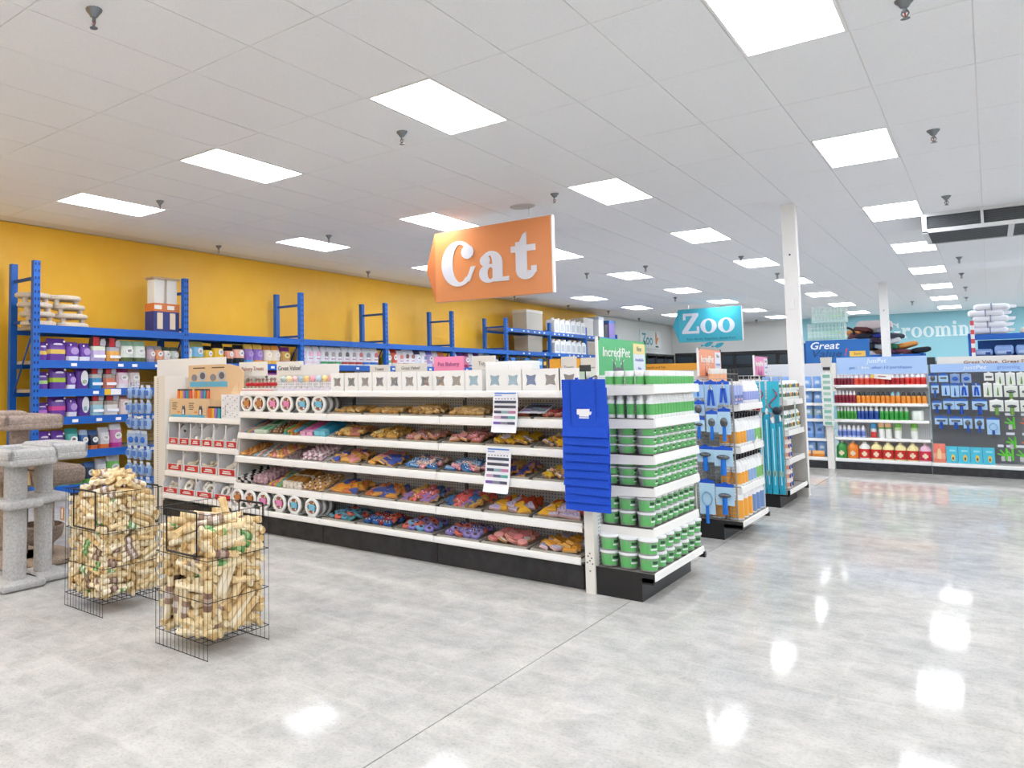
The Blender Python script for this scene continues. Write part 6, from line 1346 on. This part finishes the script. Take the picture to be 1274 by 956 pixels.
for k, (x, w) in enumerate(((-.49, .13), (-.345, .15), (-.14, .17))): hangr('wide slicker brush with a blue handle, %s in the %s' % (nth(k + 1), R3), x, 1.14, w, .16, 'wide', hl=.07, **DC)
for k in range(3): hangr('white slicker brush pack with a green handle, %s in the %s' % (nth(4 + k), R3), .045 + k * .165, 1.13, .15, .17, 'wide', hl=.05, **WC)
R4 = 'far wall fourth row'
for k, x in enumerate((-.59, -.42)): hangr('wide flat comb with a blue handle, %s in the %s' % (nth(k), R4), x, .88, .15, .13, 'comb', hl=.06, **DC)
for k, x in enumerate((-.285, -.155)): hangr('oval black brush with a blue handle, %s in the %s' % (nth(k + 2), R4), x, .88, .10, .18, 'oval', hl=.06, **DC)
hangr('blank pale blue loop tool pack, fifth in the ' + R4, -.005, .87, .14, .25, 'loop', hl=0, **DC)
def trigger(lab, x, z, c):
    t = thing('grooming_tool', None, lab, 'grooming tool', 'coloured hand tools', (x, WY, z)); m = MB(); k = M(c, .4)
    m.tube((.05, 0, .02), (.05, 0, -.15), .012, k, 7); m.tube((-.05, 0, -.06), (.05, 0, -.09), .011, k, 7); m.tube((-.02, 0, 0), (.04, 0, -.08), .010, k, 7)
    obj('tool_body', m.done('tool', True), t); obj('blade', MB().box(-.01, -.006, -.16, .03, .006, -.09, CHROME).done(), t); obj('header', MB().box(-.04, -.004, .04, .05, .004, .075, M('#d8dce6', .4)).done(), t)
for r, (z, w) in enumerate(((.86, 'upper'), (.58, 'lower'))):
    trigger('lime green hand tool, %s of two' % w, .17, z, '#5fc83a'); trigger('orange red hand tool, %s of two' % w, .34, z, '#e0693a'); trigger('dark blue hand tool, %s of two' % w, .49, z, '#2f4f8a')
for k in range(3): trigger('lime green hand tool standing low, %s of three' % nth(k), .07 + k * .065 + (.07 if k == 2 else 0), .40, '#62cf3a')
t = thing('treat_bag', None, 'coral striped bag on the deck under the tools', 'bag', None, (-.63, GY + .10, .18)); obj('bag_body', bag_mesh(.15, .28, .07, [(.2, '#ea8a72'), (.5, '#f0a58a'), (1, '#ee7f6a')], .4), t); obj('label', patch(.05, .16, .0, .13, -.043, '#f4d0a0', 'blob'), t)
for k in range(4):
    t = thing('clipper_box', None, 'turquoise box with a yellow clipper picture, %s on the deck' % nth(k), 'box', 'turquoise boxes', (-.485 + k * .137, GY + .12, .18))
    obj('carton', MB().box(-.066, -.04, 0, .066, .04, .245, M('#4cbfda', .4)).done(), t); obj('picture', MB().prism(arc(.01, .08, .022, .05, 0, 345, 12), .002, M('#f0c84a', .5), off=-.042).prism([(0, .05), (.02, .05), (.018, .09), (.002, .09)], .002, M('#3a4a5a', .5), off=-.0435).box(-.03, -.042, .17, .04, -.04, .2, M('#8fdcec', .5)).done(), t)

# ---------------------------------------------------------------- beyond the grooming gondola
t = thing('aisle_sign', None, 'blue sign reading Great Value with a yellow price patch', 'sign', None, (-2.30, 18.5, 0))
obj('board', MB().box(-.535, 0, 1.78, .535, .03, 2.25, M('#1d68b4', .45)).done(), t)
obj('lettering', text_mesh('Great', .21, M('#eef3f8', .5), shear=.25, width=.50), t, (-.22, -.004, 2.13)); obj('lettering', text_mesh('Value', .21, M('#174a80', .5), shear=.25, width=.50), t, (-.19, -.004, 1.965)); obj('lettering', text_mesh('!', .20, M('#d8485a', .5), shear=.2), t, (.14, -.004, 1.99))
obj('patch', MB().box(.21, -.004, 1.90, .47, 0, 2.01, M('#f2c65a', .5)).done(), t); obj('lettering', text_mesh('Save', .07, M('#8a6a2a', .5)), t, (.34, -.006, 1.955)); obj('lower_board', MB().box(-.535, .005, 1.2, .0, .03, 1.78, M('#e9e4d8', .5)).done(), t)
AC_ = M('#cfe6df', .2, alpha=.28); BAR = M('#dfe7e6', .35)
def small_cage(lab, x0, x1, y, z0, z1, tint):
    t = thing('pet_cage', None, lab, 'cage', None, ((x0 + x1) / 2, y, z0)); w = (x1 - x0) / 2; h = z1 - z0; m = MB()
    for k in range(11): x = -w + 2 * w * k / 10; m.wire((x, 0, 0), (x, 0, h), .0028, BAR); m.wire((x, .35, 0), (x, .35, h), .0028, BAR)
    for k in range(7): y_ = .35 * k / 6; m.wire((-w, y_, 0), (-w, y_, h), .0028, BAR); m.wire((w, y_, 0), (w, y_, h), .0028, BAR)
    for k in range(5): z = h * k / 4; m.wire((-w, 0, z), (w, 0, z), .0028, BAR); m.wire((-w, .35, z), (w, .35, z), .0028, BAR); m.wire((-w, 0, z), (-w, .35, z), .0028, BAR); m.wire((w, 0, z), (w, .35, z), .0028, BAR)
    obj('bars', m.done(), t)
    obj('panel', MB().box(-w, .352, 0, w, .356, h, AC_).done(), t); obj('panel', MB().box(-w, -.004, 0, w, -.001, h * .5, AC_).done(), t)
    obj('tray', MB().box(-w, 0, 0, w, .35, .05, M(tint, .35)).done(), t); obj('platform', MB().box(-w * .1, .08, h * .42, w * .8, .3, h * .46, M('#8fcf62', .35)).done(), t)
small_cage('clear small animal cage with a lime platform above the blue sign', -2.80, -2.17, 18.6, 2.26, 2.60, '#9fd3c8'); small_cage('upper clear wire cage with pale bars above the blue sign', -2.72, -2.14, 18.6, 2.62, 2.95, '#c6e4e8')
thing('cage_shelf', MB().box(-2.95, 18.56, 2.22, -2.0, 19.1, 2.255, M('#d6dcda', .5)).box(-2.95, 19.06, 0, -2.9, 19.1, 2.22, BLUD).box(-2.05, 19.06, 0, -2.0, 19.1, 2.22, BLUD).done(), 'pale shelf carrying the small animal cages', 'shelf', None)
RK = lambda x0, x1, y, top, lab: rack2(x0, x1, y, top, lab)
def rack2(x0, x1, y, levels, lab):
    t = thing('pallet_rack', None, lab, 'rack', None, ((x0 + x1) / 2, y, 0)); w = (x1 - x0) / 2
    for xx in (-w, w):
        for yy in (0, .7): obj('upright', MB().box(xx - .03, yy - .03, 0, xx + .03, yy + .03, levels[-1] + .02, BLU).done(), t)
    for z in levels:
        obj('beam', MB().box(-w, -.03, z - .11, w, .03, z, BLU).done(), t); obj('deck', MB().box(-w, 0, z - .03, w, .7, z - .002, WOODB).done(), t)
    return t
rack2(-2.55, -1.15, 22.45, [.6, 1.3, 2.02], 'blue rack piled with dog beds before the teal wall')
BEDC = ['#3a2a3a', '#5a3f5a', '#2f3fa0', '#2f6a4f', '#8a8f98', '#c9ccd2', '#6a3a4a', '#39404f', '#d9944a', '#46608a', '#7a5a48', '#1f2430', '#a9b4c4', '#5a2f30']
for k in range(30):
    lay = k // 6; i = k % 6; x = -2.42 + i * .235 + RND.uniform(-.04, .04); z = 2.03 + lay * .13
    if x > -1.55 - lay * .1 + .2 and lay > 1: continue
    if i == 5 and lay > 0: continue
    c = BEDC[(k * 5) % len(BEDC)]
    thing('dog_bed', soft(-.17, -.25, -.055, .17, .25, .065, M(c, .9), .055), 'rolled dog bed on the blue rack, %s in layer %s of the heap' % (nth(i), nth(lay)), 'dog bed', 'heap of dog beds', (x, 22.72 + RND.uniform(-.06, .06), z + .06), (RND.uniform(-.2, .2), RND.uniform(-.35, .35), RND.uniform(-.6, .6)))
thing('dog_bed', soft(-.35, -.25, 0, .35, .25, .24, M('#cfc3c4', .9), .08), 'pale pink grey bolster bed on top of the dark heap', 'dog bed', None, (-2.05, 22.8, 2.62))
mm = MB()
for k in range(9): a, b = -.3 + k * .2, -.1 + k * .2; mm.tube((-.12 + .1 * math.cos(a * 2), 0, .2 * math.sin(a + .4)), (-.12 + .1 * math.cos(b * 2), 0, .2 * math.sin(b + .4)), .028, M('#1d1d22', .8), 7)
thing('lead_coil', mm.done('coil', True), 'black looped strap hanging at the left of the dog bed heap', 'lead', None, (-2.40, 22.40, 2.5))
rack2(-.27, 1.6, 19.95, [.7, 1.4, 1.88, 2.31], 'blue rack carrying white sacks and blue pad packs')
thing('blue_board', MB().box(-.16, 20.30, 1.88, 1.57, 20.32, 2.20, M('#0f58ac', .5)).done(), 'deep blue board behind the pad packs', 'board', None)
for k in range(5):
    w = .27; m = soft(-w, -.25, 0, w, .25, .135, M('#e6e9f0', .5), .06)
    t = thing('sack', None, 'white tied sack, %s up in the stack on the blue rack' % nth(k), 'sack', 'stacked white sacks', (.03 + .012 * k * (-1) ** k, 20.25, 2.315 + k * .116), (0, 0, RND.uniform(-.05, .05)))
    obj('sack_body', m, t); obj('tied_corner', MB().prism([(.22, .03), (.36, .05), (.38, .10), (.24, .11)], .12, M('#eceff5', .5), 'xz', -.06).done(), t); obj('strap', MB().box(-.01, -.254, .0, .01, .254, .139, M('#8f96b0', .5)).done(), t)
thing('sack', soft(-.3, -.25, 0, .3, .25, .12, M('#e9dfd8', .5), .06), 'single cream sack right of the white stack', 'sack', None, (.78, 20.3, 2.315)); thing('sack', soft(-.26, -.22, 0, .26, .22, .12, M('#ece6e0', .5), .06), 'upper cream sack right of the white stack', 'sack', None, (.80, 20.3, 2.43))
for k in range(5):
    t = thing('pad_pack', None, 'light blue pack of pads, %s from the rack upright' % nth(k), 'pack', 'light blue pad packs', (-.08 + k * .305, 20.12, 1.885))
    obj('pack_body', soft(-.14, -.12, 0, .14, .12, .20 if k else .13, M('#8fb2ea', .4), .03), t); obj('print', MB().box(-.1, -.124, .03, .1, -.121, .09, M('#b9d0f4', .4)).box(.03, -.126, .02, .10, -.123, .07, M('#2f4f9a', .4)).done(), t)
t = thing('candy_post', None, 'red and white wrapped post at the corner of the blue rack', 'post', None, (-.225, 19.88, 0))
for k in range(12): obj('wrap', MB().tube((0, 0, 1.5 + k * .09), (0, 0, 1.59 + k * .09), .03, M(('#e6e8ee', '#d9525a')[k % 2], .5), 8).done(), t)
# black tank racks along the back wall
BK = M('#222225', .5); GLS = M('#39424a', .12)
for k in range(6):
    x0 = -9.5 + k * .72
    t = thing('tank_rack', None, 'black fish tank rack against the back wall, %s from the left corner' % nth(k), 'tank rack', 'black tank racks', (x0 + .35, 32.6, 0))
    obj('frame', MB().box(-.35, 0, 0, -.31, .7, 2.52, BK).box(.31, 0, 0, .35, .7, 2.52, BK).box(-.35, .66, 0, .35, .7, 2.52, BK).box(-.35, -.02, 2.46, .35, .7, 2.54, BK).box(-.35, -.01, .0, .35, .7, .1, BK).done(), t)
    for r in range(5): obj('tank', MB().box(-.3, .02, .2 + r * .46, .3, .64, .56 + r * .46, GLS).done(), t); obj('hood', MB().box(-.31, 0, .57 + r * .46, .31, .66, .64 + r * .46, BK).done(), t)
x = -9.75
for k in range(5):
    y0 = 26.2 + k * 1.05
    t = thing('tank_rack', None, 'black fish tank rack along the white side wall, %s going back' % nth(k), 'tank rack', 'black side tank racks', (WALL_X + .05, y0 + .5, 0))
    obj('frame', MB().box(0, -.5, 0, .6, -.46, 2.42, BK).box(0, .46, 0, .6, .5, 2.42, BK).box(0, -.5, 2.36, .62, .5, 2.44, BK).box(0, -.5, 0, .04, .5, 2.42, BK).done(), t)
    for r in range(4): obj('tank', MB().box(.05, -.44, .2 + r * .55, .57, .44, .62 + r * .55, GLS).done(), t)
t = thing('orange_header', None, 'long orange header strip on a gondola near the black tanks', 'sign', None, (-7.6, 26.0, 0)); obj('board', MB().box(-1.1, 0, 1.78, 1.15, .03, 2.0, M('#f2aa38', .5)).done(), t); obj('lettering', text_mesh('Reptile and Fish', .1, M('#8a5a1a', .5)), t, (-.6, -.004, 1.88)); obj('upright', MB().box(-1.1, .03, 0, 1.15, .5, 1.80, M('#d9d4c8', .5)).done(), t)
card(-3.81, -3.68, 1.50, 1.72, 8.35, '#f0aa2e', '', 'small orange header card on the second gondola'); card(-3.675, -3.49, 1.50, 1.745, 8.36, '#e6e0d6', 'Treats', 'cream header card between two orange ones', .045); card(-3.487, -3.452, 1.50, 1.72, 8.35, '#f0aa2e', '', 'narrow orange divider beside the cream card'); card(-3.445, -3.26, 1.50, 1.725, 8.36, '#e9e3d9', 'Kitchen', 'cream header card right of the orange divider', .045)
for k, (x0, x1) in enumerate(((-6.35, -6.05), (-5.9, -5.62))): card(x0, x1, 1.50, 1.62, 8.36, '#e3dfd7', 'Food', 'low cream header card on the second gondola, %s' % nth(k), .045)
